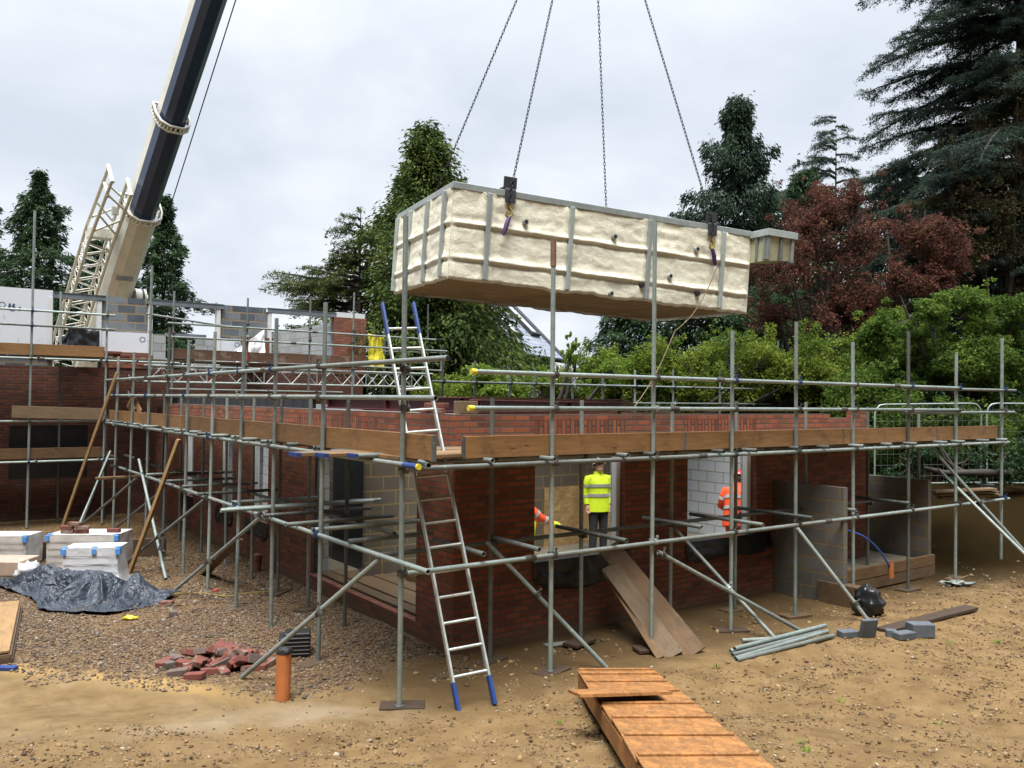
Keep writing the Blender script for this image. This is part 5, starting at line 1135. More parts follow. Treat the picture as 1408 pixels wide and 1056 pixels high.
o = board('timber_baulk', GG(-40, 772) + V((0, 0, .17)), GG(228, 764) + V((0, 0, .17)), .12, .34, 'board_dark'); tag(o, 'long dark timber baulk on the ground behind the wrapped block packs', 'timber baulk')
o = board('plank', GG(750, 890) + V((0, 0, .02)), GG(797, 884) + V((0, 0, .02)), .1, .025, 'aluminium'); tag(o, 'short pale strip lying on the mud below the first window', 'strip')
o = board('plank', GG(1214, 870) + V((0, 0, .03)), GG(1336, 840) + V((0, 0, .05)), .2, .045, 'board_dark'); tag(o, 'long dark wet plank lying on the mud behind the grey blocks', 'plank')
# right-hand clutter
blob('rubble_sack', 1194, 846, (.20, .17, .22), 'membrane', 'black plastic rubble sack slumped against the timber-edged step', 'sack', .55, .02, (30, 20))
R_ = Matrix.Rotation(YAW + .25, 3, 'Z')
p = GG(1194, 877); b = MB(); b.box(p + V((0, 0, .125)), (.235, .05, .25), R_ @ Matrix.Rotation(.25, 3, 'X')); tag(b.build('concrete_slab', 'concrete_dark', None, .01), 'dark grey square slab propped upright at the foot of a raking tube', 'slab')
for px, py, s_, lab in ((1166, 876, (.26, .15, .09), 'flat dark grey block lying left of the upright slab'), (1266, 874, (.30, .2, .17), 'largest dark grey block among the broken blocks on the mud'), (1243, 878, (.26, .14, .09), 'broken dark grey block lying in front of the largest block'), (1226, 876, (.14, .1, .10), 'small broken block chunk leftmost of the broken blocks')):
    p = GG(px, py); b = MB(); b.box((0, 0, 0), s_); 
    b.v = [(x + .12 * s_[0] * noise.noise(V((x * 9, y * 9, px))), y + .15 * s_[1] * noise.noise(V((y * 9, z * 9, px + 3))), z * (1 + .2 * noise.noise(V((x * 9, z * 7, px))))) for x, y, z in b.v]
    o = b.build('concrete_block', 'concrete_dark', None, .008); o.matrix_basis = frame(p + V((0, 0, s_[2] / 2)), YAW + random.uniform(-.4, .4)); tag(o, lab, 'block', 'dark grey blocks on the mud')
blob('foil_scrap', 1316, 806, (.19, .08, .05), 'tube_dull', 'crumpled silver scrap on the mud right of the timber-edged step', 'scrap', 1.3, 0, (26, 14))
blob('cable_coil', 1219, 805, (.10, .06, .04), 'black_plastic', 'black coil lying on the edge of the timber-edged step', 'coil', .4, .31)
p = G(1225, 786, .3); st = thing('water_pipe', 'blue plastic water pipe arching out of an orange stub on the step', 'pipe', p)
b = MB(); b.pipe(p - V((0, 0, .1)), p + V((0, 0, .16)), .045, .004, 14); b.build('duct', 'pipe_orange', st)
e = PX(1163, 741, 7.9); pts = []
for i in range(15):
    t = i / 14; q = p.lerp(e, t); q.z = p.z + .05 + (e.z - p.z) * t + .38 * math.sin(math.pi * min(1, t * .62 + .0)) * (1 - t * .75); pts.append(q)
b = MB(); b.path(pts, .016, 8); b.build('pipe', 'pipe_blue', st)
p = G(462, 790, .2); q = PX(480, 782, 2.6); b = MB(); b.box((q.x, q.y, .32), (.3, .22, .22)); b.box((q.x, q.y, .46), (.16, .05, .06)); tag(b.build('tool_case', 'yellow_plastic', None, .02), 'yellow tool case on the floor inside the wide doorway', 'tool case')
q = PX(528, 775, 2.4); b = MB(); b.ell((q.x, q.y, .25), (.36, .2, .05), None, 24, 12, 0, .5); tag(b.build('bag', 'blue_plastic'), 'crumpled blue sheet on the floor inside the wide doorway', 'bag')
# mesh fence panels on the bank
def fence(pxa, pxb, dep, za, zb, label):
    a, c = GR(pxa, 550, dep, za), GR(pxb, 550, dep + .05, zb); r = thing('fence_panel', label, 'fence', a, 0, 'temporary mesh fence panels'); hgt = 2.0; L = (c - a).length; d = (c - a).normalized(); b = MB()
    P = lambda s, z: a + d * s + V((0, 0, z))
    pts = [P(0, .1), P(0, hgt - .22), P(.04, hgt - .1), P(.12, hgt - .02), P(.24, hgt), P(L - .24, hgt), P(L - .12, hgt - .02), P(L - .04, hgt - .1), P(L, hgt - .22), P(L, .1)]
    b.path(pts, .021, 8); b.tube(P(0, .12), P(L, .12), .019, n=6); b.build('frame', 'tube_bright', r)
    w = MB(); s = .15
    while s < L: w.tube(P(s, .13), P(s, hgt), .0028, n=3, caps=False); s += .15
    z = .3
    while z < hgt: w.tube(P(0, z), P(L, z), .0028, n=3, caps=False); z += .26
    w.build('mesh', 'tube_dull', r)
    for s in (0, L): b = MB(); b.box(P(s, .05), (.6, .24, .12), Matrix.Rotation(YAW + 1.2, 3, 'Z')); b.build('foot', 'rubber', r, .01)
fence(1203, 1349, 20, 1.02, 1.08, 'wire mesh fence panel in front of the hedge at the right, left of its pair'); fence(1357, 1560, 20, 1.08, 1.08, 'wire mesh fence panel running out of the frame at the right edge')
pts = [GG(*q) + V((0, 0, .012 + .008 * (i % 2))) for i, q in enumerate(((206, 812), (240, 818), (275, 816), (310, 822), (345, 816), (380, 815), (402, 806), (420, 794), (428, 788)))]
b = MB(); b.path(pts, .009, 6); tag(b.build('rope', 'hook_yellow'), 'thin yellow cord trailing over the gravel from the tarpaulin to the doorway', 'rope')
# ------------------------------------------------------------------ people
def skinned(verts, edges):
    me_ = bpy.data.meshes.new('tmp'); me_.from_pydata([v[:3] for v in verts], edges, []); ob = bpy.data.objects.new('tmp', me_); COL.objects.link(ob)
    md = ob.modifiers.new('s', 'SKIN'); md.use_smooth_shade = True
    if not me_.skin_vertices: me_.skin_vertices.new()
    for i, v in enumerate(verts): me_.skin_vertices[0].data[i].radius = (v[3], v[3])
    me_.skin_vertices[0].data[0].use_root = True
    ms = ob.modifiers.new('u', 'SUBSURF'); ms.levels = 1; ms.render_levels = 1
    dg = bpy.context.evaluated_depsgraph_get(); ev = ob.evaluated_get(dg); m2 = ev.to_mesh(); r = ([tuple(v.co) for v in m2.vertices], [tuple(p.vertices) for p in m2.polygons]); ev.to_mesh_clear(); bpy.data.objects.remove(ob); return r
def loft(b, rings, lat, n=18, mi=0):
    "rings: (centre, half width, half depth)"
    lat = V(lat).normalized(); vs = []; m = len(rings)
    for i, (c, w, d) in enumerate(rings):
        ax = (V(rings[min(i + 1, m - 1)][0]) - V(rings[max(i - 1, 0)][0])).normalized(); fw = ax.cross(lat).normalized(); la = fw.cross(ax)
        for k in range(n):
            a = 2 * math.pi * k / n; q = V(c) + la * math.cos(a) * w + fw * math.sin(a) * d
            vs.append(q + (la * math.cos(a) + fw * math.sin(a)) * .012 * noise.noise(q * 9))
    b.add(vs, [(i * n + k, i * n + (k + 1) % n, (i + 1) * n + (k + 1) % n, (i + 1) * n + k) for i in range(m - 1) for k in range(n)], mi, True)
    return b.add(vs, [tuple(range(n - 1, -1, -1)), tuple(range((m - 1) * n, m * n))], mi)
def person(label, loc, face, pose, jacket, trousers, helmet, glove=None, stripes=True):
    rz = math.atan2(face.x, -face.y); root = thing('person', label, 'person', loc, rz); J = {k: V(v) for k, v in pose.items() if not isinstance(v, (list, float, int))}
    # body: one continuous skin surface, with head, nose, ears and separate fingers
    vs = []; es = []
    def av(p, r, par=None):
        vs.append((p[0], p[1], p[2], r)); i = len(vs) - 1
        if par is not None: es.append((par, i))
        return i
    pel = av(J['pelvis'], .10); ch = av(J['chest'], .11, av(J['waist'], .10, pel)); nb = av(J['neck'], .055, ch); hb_ = av(J['neck'].lerp(J['head'], .55), .052, nb); av(J['head'], .07, hb_)
    for s in ('l', 'r'):
        sh = av(J['sh_' + s], .055, ch); el = av(J['el_' + s], .042, sh); wr = av(J['wr_' + s], .03, el)
        hd = (J['wr_' + s] - J['el_' + s]).normalized(); sd = V((1, 0, 0)) if abs(hd.x) < .8 else V((0, 0, 1)); sd = (sd - hd * sd.dot(hd)).normalized(); curl = hd.cross(sd)
        pm = av(J['wr_' + s] + hd * .05, .034, wr); kn = av(J['wr_' + s] + hd * .09, .036, pm)
        for k, ln in enumerate((.068, .078, .073, .058)):
            b0 = J['wr_' + s] + hd * .10 + sd * (.03 - .02 * k); f1 = av(b0, .009, kn); f2 = av(b0 + hd * ln * .5 + curl * .012, .0085, f1); av(b0 + hd * ln * .85 + curl * .035, .0075, f2)
        th = J['wr_' + s] + hd * .035 + sd * .042; t1_ = av(th, .011, pm); av(th + hd * .045 + sd * .02 + curl * .015, .009, t1_)
        hp = av(J['hip_' + s], .085, pel); kn_ = av(J['kn_' + s], .055, hp); an = av(J['an_' + s], .04, kn_); av(J['an_' + s] + V(pose.get('toe', (0, -.16, -.04))), .035, an)
    sv, sf = skinned(vs, es); b = MB(); b.add(sv, sf, 0, True)
    hq = V(pose['look']).normalized(); lat = V((0, 0, 1)).cross(hq).normalized() if abs(hq.z) < .9 else V((1, 0, 0)); upv = hq.cross(lat).normalized(); HM = Matrix((lat, hq, upv)).transposed()
    hc_ = J['head']; b.ell(hc_, (.076, .098, .118), HM, 16, 12); b.ell(hc_ + hq * .03 - upv * .06, (.055, .06, .06), HM, 12, 8)
    b.ell(hc_ + hq * .10 - upv * .018, (.014, .022, .026), HM, 8, 6)
    for sg in (-1, 1): b.ell(hc_ + lat * sg * .077 - upv * .01, (.012, .022, .032), HM, 8, 6)
    body = b.build('body', 'skin', root, local=True)
    e = MB()
    for sg in (-1, 1): e.ell(hc_ + hq * .088 + lat * sg * .03 + upv * .015, (.014, .01, .008), HM, 8, 6); e.ell(hc_ + hq * .093 + lat * sg * .03 + upv * .034, (.018, .006, .005), HM, 8, 5)
    e.build('eyes_and_brows', 'hair', root, local=True); e = MB(); e.ell(hc_ + hq * .088 - upv * .058, (.024, .008, .005), HM, 8, 6); e.build('mouth', plain('lip', (.32, .12, .10), None, .5) if 'lip' not in MAT else 'lip', root, local=True)
    e = MB(); e.ell(hc_ - hq * .025 + upv * .01, (.082, .088, .105), HM, 16, 10); e.build('hair', 'hair', root, local=True)
    h = MB(); hv = []; n = 20
    for j in range(8):
        t = j / 7 * math.pi / 2
        for k in range(n): a = 2 * math.pi * k / n; hv.append(hc_ + upv * (.045 + .11 * math.sin(t)) + (lat * math.cos(a) * .105 + hq * math.sin(a) * .128) * max(.02, math.cos(t)))
    h.add(hv, [(j * n + k, j * n + (k + 1) % n, (j + 1) * n + (k + 1) % n, (j + 1) * n + k) for j in range(7) for k in range(n)], 0, True)
    bv = [hc_ + upv * (.047 - (.012 if i else 0)) + lat * math.cos(a) * (.105 + .02 * i) + hq * (math.sin(a) * (.128 + .02 * i) + (.04 * i if math.sin(a) > .3 else 0)) for i in (0, 1) for a in [2 * math.pi * k / n for k in range(n)]]
    h.add(bv, [(k, (k + 1) % n, n + (k + 1) % n, n + k) for k in range(n)], 0, True); h.path([hc_ + upv * .10 + hq * .115, hc_ + upv * .162 + hq * .03, hc_ + upv * .162 - hq * .05, hc_ + upv * .10 - hq * .115], .012, 6); h.build('helmet', helmet, root, local=True)
    # jacket
    side = (J['sh_l'] - J['sh_r']).normalized(); b = MB(); pe, wa, chs, ne = J['pelvis'], J['waist'], J['chest'], J['neck']
    hem = pe + (pe - wa).normalized() * .17
    loft(b, [(hem, .225, .165), (pe, .22, .16), (wa, .205, .15), (wa.lerp(chs, .6), .215, .155), (chs, .22, .15), (chs.lerp(ne, .5), .205, .125), (chs.lerp(ne, .78), .15, .10), (ne, .095, .088), (ne + (ne - chs).normalized() * .05, .088, .085)], side)
    for s in ('l', 'r'): b.path([J['sh_' + s].lerp(chs, .62), J['sh_' + s].lerp(chs, .22) + (ne - chs) * .06, J['sh_' + s] - (ne - chs) * .05, J['sh_' + s].lerp(J['el_' + s], .5), J['el_' + s], J['el_' + s].lerp(J['wr_' + s], .55), J['wr_' + s].lerp(J['el_' + s], .06)], [.05, .078, .086, .08, .07, .06, .052], 12)
    jk = b.build('jacket', jacket, root, local=True)
    if stripes:
        b = MB()
        for f in (.0, .75):
            c = wa.lerp(chs, f); ax = (chs - wa).normalized(); loft(b, [(c - ax * .028, .228 - .01 * (f == 0), .168), (c + ax * .028, .228 - .01 * (f == 0), .168)], side)
        for s in ('l', 'r'):
            for f in (.55, .35):
                a_, c_ = (J['sh_' + s], J['el_' + s]) if f == .55 else (J['el_' + s], J['wr_' + s]); c = a_.lerp(c_, f); d_ = (c_ - a_).normalized(); b.tube(c - d_ * .025, c + d_ * .025, .084 if f == .55 else .071, None, 12)
        b.build('reflective_band', 'reflective', jk, local=True)
    b = MB()
    for s in ('l', 'r'): b.path([J['hip_' + s].lerp(pe, .4) + V((0, 0, .06)), J['hip_' + s], J['hip_' + s].lerp(J['kn_' + s], .5), J['kn_' + s], J['kn_' + s].lerp(J['an_' + s], .6), J['an_' + s] + V((0, 0, .02))], [.12, .115, .095, .08, .072, .07], 12)
    b.build('trousers', trousers, root, local=True)
    for s in ('l', 'r'):
        b = MB(); f = V(pose.get('toe', (0, -.16, -.04))); a_ = J['an_' + s]; b.path([a_ + V((0, 0, .06)), a_ + V((0, 0, -.01)), a_ + f * .45 + V((0, 0, -.015)), a_ + f * 1.15], [.062, .062, .058, .045], 10); b.build('boot', 'boot', root, local=True)
    if glove:
        for s in glove[0]:
            hd = (J['wr_' + s] - J['el_' + s]).normalized(); b = MB(); b.path([J['wr_' + s] - hd * .03, J['wr_' + s] + hd * .05, J['wr_' + s] + hd * .11], [.045, .05, .046], 10); b.build('glove', glove[1], root, local=True)
    return root
STAND = dict(pelvis=(0, 0, .95), waist=(0, .0, 1.08), chest=(0, .01, 1.32), neck=(0, .015, 1.47), head=(0, -.01, 1.61), sh_l=(.19, .01, 1.40), sh_r=(-.19, .01, 1.40), el_l=(.25, .05, 1.13), el_r=(-.25, .05, 1.13), wr_l=(.23, -.04, .90), wr_r=(-.24, -.02, .90),
    hip_l=(.09, 0, .9), hip_r=(-.09, 0, .9), kn_l=(.10, -.02, .50), kn_r=(-.10, -.01, .50), an_l=(.11, 0, .08), an_r=(-.11, 0, .08), look=(.05, -.9, .42))
d = 15.8; L = GR(823, 640, d, .20); person('man in yellow hi-vis jacket and white helmet looking up inside the first window opening', L, (-FWD + RIGHT * .35).normalized(), STAND, 'hivis_yellow', 'trouser_dark', 'helmet_white')
BEND = dict(pelvis=(0, .12, .80), waist=(0, .05, .90), chest=(0, -.22, 1.02), neck=(0, -.36, 1.04), head=(0, -.50, 1.05), sh_l=(.18, -.27, 1.02), sh_r=(-.18, -.27, 1.02), el_l=(.36, -.16, .86), el_r=(-.24, -.34, .76), wr_l=(.56, -.06, .76), wr_r=(-.16, -.44, .54),
    hip_l=(.1, .12, .76), hip_r=(-.1, .12, .76), kn_l=(.15, -.12, .46), kn_r=(-.13, -.14, .46), an_l=(.14, .02, .08), an_r=(-.14, .02, .08), look=(-.2, -.75, -.55))
L = GR(720, 700, 15.0, .12); person('man in orange hi-vis jacket bending down at the left edge of the first window opening', L, (-FWD - RIGHT * .25).normalized(), BEND, 'hivis_orange', 'hivis_yellow', 'helmet_white', ('l', 'hivis_yellow'))
REACH = dict(STAND, pelvis=(0, .06, .92), chest=(0, -.06, 1.27), waist=(0, .03, 1.04), neck=(0, -.10, 1.41), head=(.0, -.16, 1.53), sh_l=(.19, -.07, 1.34), sh_r=(-.19, -.07, 1.34), el_r=(-.36, -.02, 1.10), wr_r=(-.30, -.28, .98), el_l=(.27, -.05, 1.08), wr_l=(.18, -.30, 1.0), look=(.1, -.8, -.45))
L = GR(1013, 700, 14.2, .20); person('man in orange hi-vis suit and red helmet seen from behind in the second window opening', L, (FWD * .9 + RIGHT * .45).normalized(), REACH, 'hivis_orange', 'hivis_orange', 'helmet_red')
# ------------------------------------------------------------------ trees and hedges
def leafcloud(name, C, A, size, aspect, mat, parent=None, N=None, fold=.25):
    "C centres (n,3), A long-axis directions (n,3), size (n,) leaf length; each leaf one folded rhombus"
    n = len(C); A = A / (np.linalg.norm(A, axis=1)[:, None] + 1e-9)
    if N is None: N = RNG.normal(size=(n, 3)) * .8 + np.array([0, 0, 1.])
    B = np.cross(A, N); B /= (np.linalg.norm(B, axis=1)[:, None] + 1e-9); U = np.cross(B, A)
    s = size[:, None]; w = s * aspect * .5
    base = C - A * s * .5; tip = C + A * s * .5 - U * s * fold * .5; l = C + B * w + U * s * fold * .2; r = C - B * w + U * s * fold * .2
    v = np.stack([base, r, tip, l], 1).reshape(-1, 3); f = np.arange(n * 4).reshape(n, 4)
    if parent: v = v - np.array(parent.location)
    return quickmesh(name, v, f, mat, parent)
def trunk(root, p, h, r0, limbs, mat='bark', lean=(0, 0)):
    b = MB(); m = 9
    b.path([V((p.x + lean[0] * (i / m) + .03 * h / 10 * noise.noise(V((i * .7, p.x, 0))), p.y + lean[1] * (i / m) + .03 * h / 10 * noise.noise(V((i * .7, 5, p.y))), p.z - .2 + h * i / m)) for i in range(m + 1)], [r0 * (1 - .92 * i / m) for i in range(m + 1)], 8)
    for pts, r in limbs: b.path(pts, [r * (1 - .85 * i / (len(pts) - 1)) for i in range(len(pts))], 5)
    return b.build('trunk', mat, root)
def branchpath(p0, d, L, droop, n=7, arch=0.):
    d = d.normalized(); out = []
    for i in range(n + 1):
        t = i / n; out.append(p0 + d * (L * t) + V((0, 0, L * (arch * t - droop * t * t))))
    return out
def conifer(px, pyt, pyb, dep, rbase, label, mat, name='conifer_tree', nb=130, per=120, leaf=.34, aspect=.3, up=.1, droop=.25, hang=.5, prof=None, zb=0., group=None, trunk_r=.22, z_lo=.06, rag=.35, flat=.22):
    z0 = GR(px, 0, dep, zb); top = D(px, pyt, dep).z; h = top - zb; root = thing(name, label, 'tree', z0, 0, group)
    prof = prof or (lambda t: (1 - t) ** .75 * min(1, .55 + t * 3)); limbs = []; Cs = []; As = []; Ss = []
    for k in range(nb):
        t = z_lo + (1 - z_lo) * (k + random.random()) / nb; t = min(t, .985); L = rbase * prof(t) * random.uniform(1 - rag, 1 + rag * .35); az = k * 2.399 + random.uniform(-.4, .4)
        d = V((math.cos(az), math.sin(az), up + .9 * max(0, t - .75))); p0 = z0 + V((0, 0, h * t)); pts = branchpath(p0, d, max(L, .25), droop, 6, 0)
        if k % 2 == 0: limbs.append((pts[:5], .03 + .02 * L))
        n = int(per * (.25 + L / rbase)); tt = np.sqrt(RNG.uniform(.02, 1, n)); P = np.array([tuple(q) for q in pts]); idx = np.clip((tt * 6).astype(int), 0, 5); fr = tt * 6 - idx; pos = P[idx] * (1 - fr)[:, None] + P[idx + 1] * fr[:, None]
        lat = np.array([-d.y, d.x, 0.]); sp = (.12 + .30 * L * np.sin(np.pi * np.clip(tt, 0, 1) ** .8)) ; off = RNG.normal(size=n) * sp * .55
        pos = pos + lat[None] * off[:, None] + np.stack([RNG.normal(size=n) * .08, RNG.normal(size=n) * .08, RNG.normal(size=n) * flat * .6 - np.abs(off) * .15], 1)
        dr = np.array(tuple(d))[None] * .8 + lat[None] * np.sign(off)[:, None] * .55 + RNG.normal(size=(n, 3)) * .35; dr[:, 2] -= hang
        Cs.append(pos); As.append(dr); Ss.append(leaf * RNG.uniform(.55, 1.25, n))
    leafcloud('crown', np.concatenate(Cs), np.concatenate(As), np.concatenate(Ss), aspect, mat, root); trunk(root, z0, h * .98, trunk_r, limbs); return root
def clumps(root, centres, n, leaf, aspect, mat, name='crown', shell=.6, hang=.15, gap=-.22):
    "centres: list of (V, radius vector); leaves sit mostly near the surface of uneven lobes"
    Cs = []; As = []; Ss = []; tot = sum(r[0] * r[1] + r[0] * r[2] for c, r in centres)
    for c, r in centres:
        k = max(20, int(n * (r[0] * r[1] + r[0] * r[2]) / tot)); q = RNG.normal(size=(k, 3)); q /= np.linalg.norm(q, axis=1)[:, None]; rad_ = RNG.uniform(0, 1, k) ** (1 / 3 * (1 - shell) + .12)
        wob = np.array([1 + .45 * noise.noise(V((a[0] * 2.2 + c.x, a[1] * 2.2 + c.y, a[2] * 2.2))) for a in q]); pos = np.array(tuple(c))[None] + q * (rad_ * wob)[:, None] * np.array(tuple(r))[None]
        keep = np.array([noise.noise(V(tuple(a * 1.4))) + .35 * noise.noise(V(tuple(a * 4.))) > gap for a in pos]) if True else None
        pos = pos[keep]; q = q[keep]; k = len(pos)
        dr = q * .7 + RNG.normal(size=(k, 3)) * .7; dr[:, 2] -= hang; Cs.append(pos); As.append(dr); Ss.append(leaf * RNG.uniform(.55, 1.3, k))
    return leafcloud(name, np.concatenate(Cs), np.concatenate(As), np.concatenate(Ss), aspect, mat, root)
def broadleaf(lobes, dep, base_px, label, mat, n, leaf, name='broadleaf_tree', group=None, zb=.9, aspect=.55, trunk_r=.2, sub=9, thick=1.0, gap=-.18, shoots=6):
    "lobes: picture ellipses (px, py, rx, ry) at depth dep; each is broken into smaller clumps"
    z0 = GR(base_px, 0, dep, zb); root = thing(name, label, 'tree' if 'tree' in name else name.replace('_', ' '), z0, 0, group); cs = []; limbs = []
    for (px, py, rx, ry) in lobes:
        dd = dep + random.uniform(-.6, .6); c = D(px, py, dd); R1, R2 = rx / F * dd, ry / F * dd
        limbs.append(([z0 + V((0, 0, .5 + (c.z - zb) * .35)), z0.lerp(c, .55) + V((0, 0, .3)), c, c + (c - z0).normalized() * R1 * .6], .09))
        for k in range(sub):
            q = V((random.gauss(0, 1), random.gauss(0, 1), random.gauss(0, 1))).normalized() * random.random() ** .4 * .75
            r = random.uniform(.28, .55); cc = c + RIGHT * q.x * R1 + FWD * q.y * R1 * .8 * thick + UP * q.z * R2; cs.append((cc, V((R1 * r, R1 * r, R2 * r * .85))))
            if k < shoots:
                q2 = V((random.gauss(0, 1), random.gauss(0, 1), abs(random.gauss(0, 1)))).normalized() * random.uniform(.95, 1.22); c2 = c + RIGHT * q2.x * R1 + FWD * q2.y * R1 * .8 + UP * q2.z * R2; rs = random.uniform(.10, .2); cs.append((c2, V((R1 * rs, R1 * rs, R2 * rs))))
            if k % 3 == 0: limbs.append(([c, c.lerp(cc, .6) + V((0, 0, -.1)), cc], .035))
    top = max(c.z for c, r in cs); clumps(root, cs, n, leaf, aspect, mat, gap=gap); trunk(root, z0, (top - zb) * .75, trunk_r, limbs); return root
def cedar(px, pyt, dep, tiers, label, mat, zb=.8, trunk_r=.35, leaf=.22, dens=1., name='cedar_tree', tuft_hang=.35):
    "tiers: (height, azimuth, length, upward pitch, droop)"
    z0 = GR(px, 0, dep, zb); h = D(px, pyt, dep).z - zb; root = thing(name, label, 'tree', z0); limbs = []; Cs = []; As = []; Ss = []
    for (z, az, L, up, dr) in tiers:
        d = V((math.cos(az), math.sin(az), 0)); p0 = V((z0.x, z0.y, z)); n = 10; pts = [p0 + d * (L * i / n) + V((0, 0, L * (up * i / n - dr * (i / n) ** 2))) + V((0, 0, .1 * noise.noise(V((i * .6, z, az))))) for i in range(n + 1)]
        limbs.append((pts, .05 + .014 * L)); lat = V((-d.y, d.x, 0))
        ntw = int(L * 7)
        for k in range(ntw):
            t = .12 + .88 * (k + random.random()) / ntw; i = min(n - 1, int(t * n)); q = pts[i].lerp(pts[i + 1], t * n - i); sg = random.choice((-1, 1)); tl = L * .34 * (1.12 - t) * random.uniform(.5, 1.2) + .22
            td = (lat * sg * random.uniform(.5, 1.) + d * random.uniform(.4, .9)).normalized(); e = q + td * tl + V((0, 0, -.30 * tl + random.uniform(-.28, .18)))
            if tl > .7 and k % 2 == 0: limbs.append(([q, q.lerp(e, .5) + V((0, 0, .04)), e], .018))
            m = int((12 + 34 * tl) * dens); u = RNG.uniform(.05, 1.05, m)[:, None]; pos = np.array(tuple(q))[None] * (1 - u) + np.array(tuple(e))[None] * u + RNG.normal(size=(m, 3)) * np.array([.09, .09, .045]); dr_ = np.array(tuple(td))[None] * .9 + RNG.normal(size=(m, 3)) * .5; dr_[:, 2] -= tuft_hang
            Cs.append(pos); As.append(dr_); Ss.append(leaf * RNG.uniform(.5, 1.3, m))
    leafcloud('crown', np.concatenate(Cs), np.concatenate(As), np.concatenate(Ss), .22, mat, root); trunk(root, z0, h, trunk_r, limbs)
    return root
cyp = lambda t: min(1, .75 + t * .9) * (1 - t) ** .62 * (1.05 - .15 * math.sin(t * 17))
LFT = math.atan2(-RIGHT.y, -RIGHT.x)
# left conifers
LG = 'conifers behind the upper storey'
fir = lambda t: (1 - t) ** .8 * (.86 + .2 * math.sin(t * 31)) * min(1, .7 + t)
conifer(60, 238, 480, 42, 5.9, 'tall pointed conifer on the far left, right of its cropped neighbour', 'leaf_fir', nb=190, per=330, leaf=.27, hang=.45, group=LG, droop=.22, prof=fir, rag=.45)
conifer(-28, 216, 480, 43, 5.4, 'conifer cut off by the left edge of the picture', 'leaf_fir', nb=160, per=280, leaf=.27, hang=.45, group=LG, droop=.22, prof=fir, rag=.45)
conifer(232, 272, 480, 46, 5.6, 'conifer standing just right of the crane boom', 'leaf_fir', nb=150, per=380, leaf=.28, hang=.3, group=LG, prof=lambda t: (1 - t) ** .85 * (.8 + .3 * math.sin(t * 34)), droop=.12, rag=.5)
conifer(140, 330, 480, 47, 4.6, 'shorter conifer behind the foot of the crane boom', 'leaf_fir', nb=110, per=280, leaf=.28, hang=.4, group=LG, rag=.45)
# big central cypress and the pine beside it
conifer(588, 182, 560, 31, 6.6, 'large dense cypress tree rising behind the left end of the tank', 'leaf_cypress', nb=300, per=300, leaf=.23, aspect=.36, hang=.7, up=.28, droop=.30, prof=lambda t: (1 - t) ** .68 * (.92 + .14 * math.sin(t * 21) + .1 * math.sin(t * 53)) * min(1, .7 + t), rag=.42, flat=.4)
conifer(606, 380, 560, 32, 2.7, 'lower dense cypress tree below the left end of the tank', 'leaf_cypress', nb=140, per=280, leaf=.23, aspect=.36, hang=.7, up=.2, droop=.3, prof=lambda t: (1 - t) ** .5 * min(1, .8 + t), rag=.4, flat=.4)
rr = random.Random(5)
cedar(500, 280, 30, [(D(500, y, 30).z, LFT + rr.uniform(-.6, .6) if k % 4 else rr.uniform(0, 6.28), L, .16, .05) for k, (y, L) in enumerate([(292, .4), (302, .6), (312, .8), (322, 1.0), (335, 1.2), (345, .9), (355, 1.3), (362, 1.1), (370, 1.5), (378, 1.7), (385, 2.0), (391, 2.4), (396, 3.0), (400, 2.3), (404, 3.2), (409, 2.6), (414, 2.2), (420, 2.5), (428, 2.6), (436, 2.2), (445, 2.4), (455, 2.2), (465, 2.3), (475, 2.2), (340, 1.0), (365, 1.2), (388, 1.6), (402, 1.8), (412, 2), (424, 2.2)])], 'loose pine tree with brownish branches reaching left of the cypress', 'leaf_pine', 0, .15, .15, 2.2, 'pine_tree', .0)
# right-hand spruce, cedars, copper beech
conifer(1016, 140, 420, 42, 6.6, 'dark spruce tree with hanging branchlets above the right end of the tank', 'leaf_spruce', nb=120, per=520, leaf=.27, aspect=.3, hang=1.0, up=.12, droop=.16, prof=lambda t: (1 - t) ** .55 * (.74 + .34 * math.sin(t * 47)), rag=.5, z_lo=.42, flat=.35, trunk_r=.3)
rr = random.Random(3)
cedar(1150, 185, 46, [(D(1140, 162 + 6.5 * k, 46).z, LFT + rr.uniform(-.9, .9) + (math.pi if k % 3 == 2 else 0), (1.0 + .16 * k) * rr.uniform(.7, 1.1) if k % 3 != 2 else .7 + .09 * k, .30, .36) for k in range(30)], 'blue-green cedar top leaning left above the copper beech', 'leaf_cedar', .8, .2, .17, 1.7)
rr = random.Random(9); tiers = []
for k in range(185):
    y = -400 + k * 5.0; z = D(1405, y, 33).z; a = LFT + rr.gauss(0, .75) if k % 5 < 3 else rr.uniform(0, 6.28)
    L = (3.2 + 2.0 * sstep(-250, 0, y) + .9 * sstep(90, 170, y) - 1.6 * sstep(260, 330, y)) * rr.uniform(.5, 1.22); tiers.append((z, a, L, rr.uniform(.05, .38), rr.uniform(.22, .5)))
for k in range(60): tiers.append((D(1405, -60 + k * 8, 33).z, rr.uniform(0, 6.28), rr.uniform(1.5, 4.2), rr.uniform(.1, .5), rr.uniform(.3, .5)))
cedar(1405, -420, 33, tiers, 'huge dark cedar with layered drooping boughs filling the upper right corner', 'leaf_cedar', .9, .42, .145, 2.4)
broadleaf([(1345, 300, 60, 60), (1395, 340, 50, 60), (1300, 350, 50, 40), (1390, 230, 50, 60), (1330, 230, 40, 40), (1400, 130, 40, 50), (1360, 170, 40, 40), (1290, 290, 40, 30), (1395, 420, 50, 40)], 31, 1385, 'thin green-brown tree standing inside the cedar boughs at the right', 'leaf_copper_green', 32000, .12, zb=1, trunk_r=.16, sub=12)
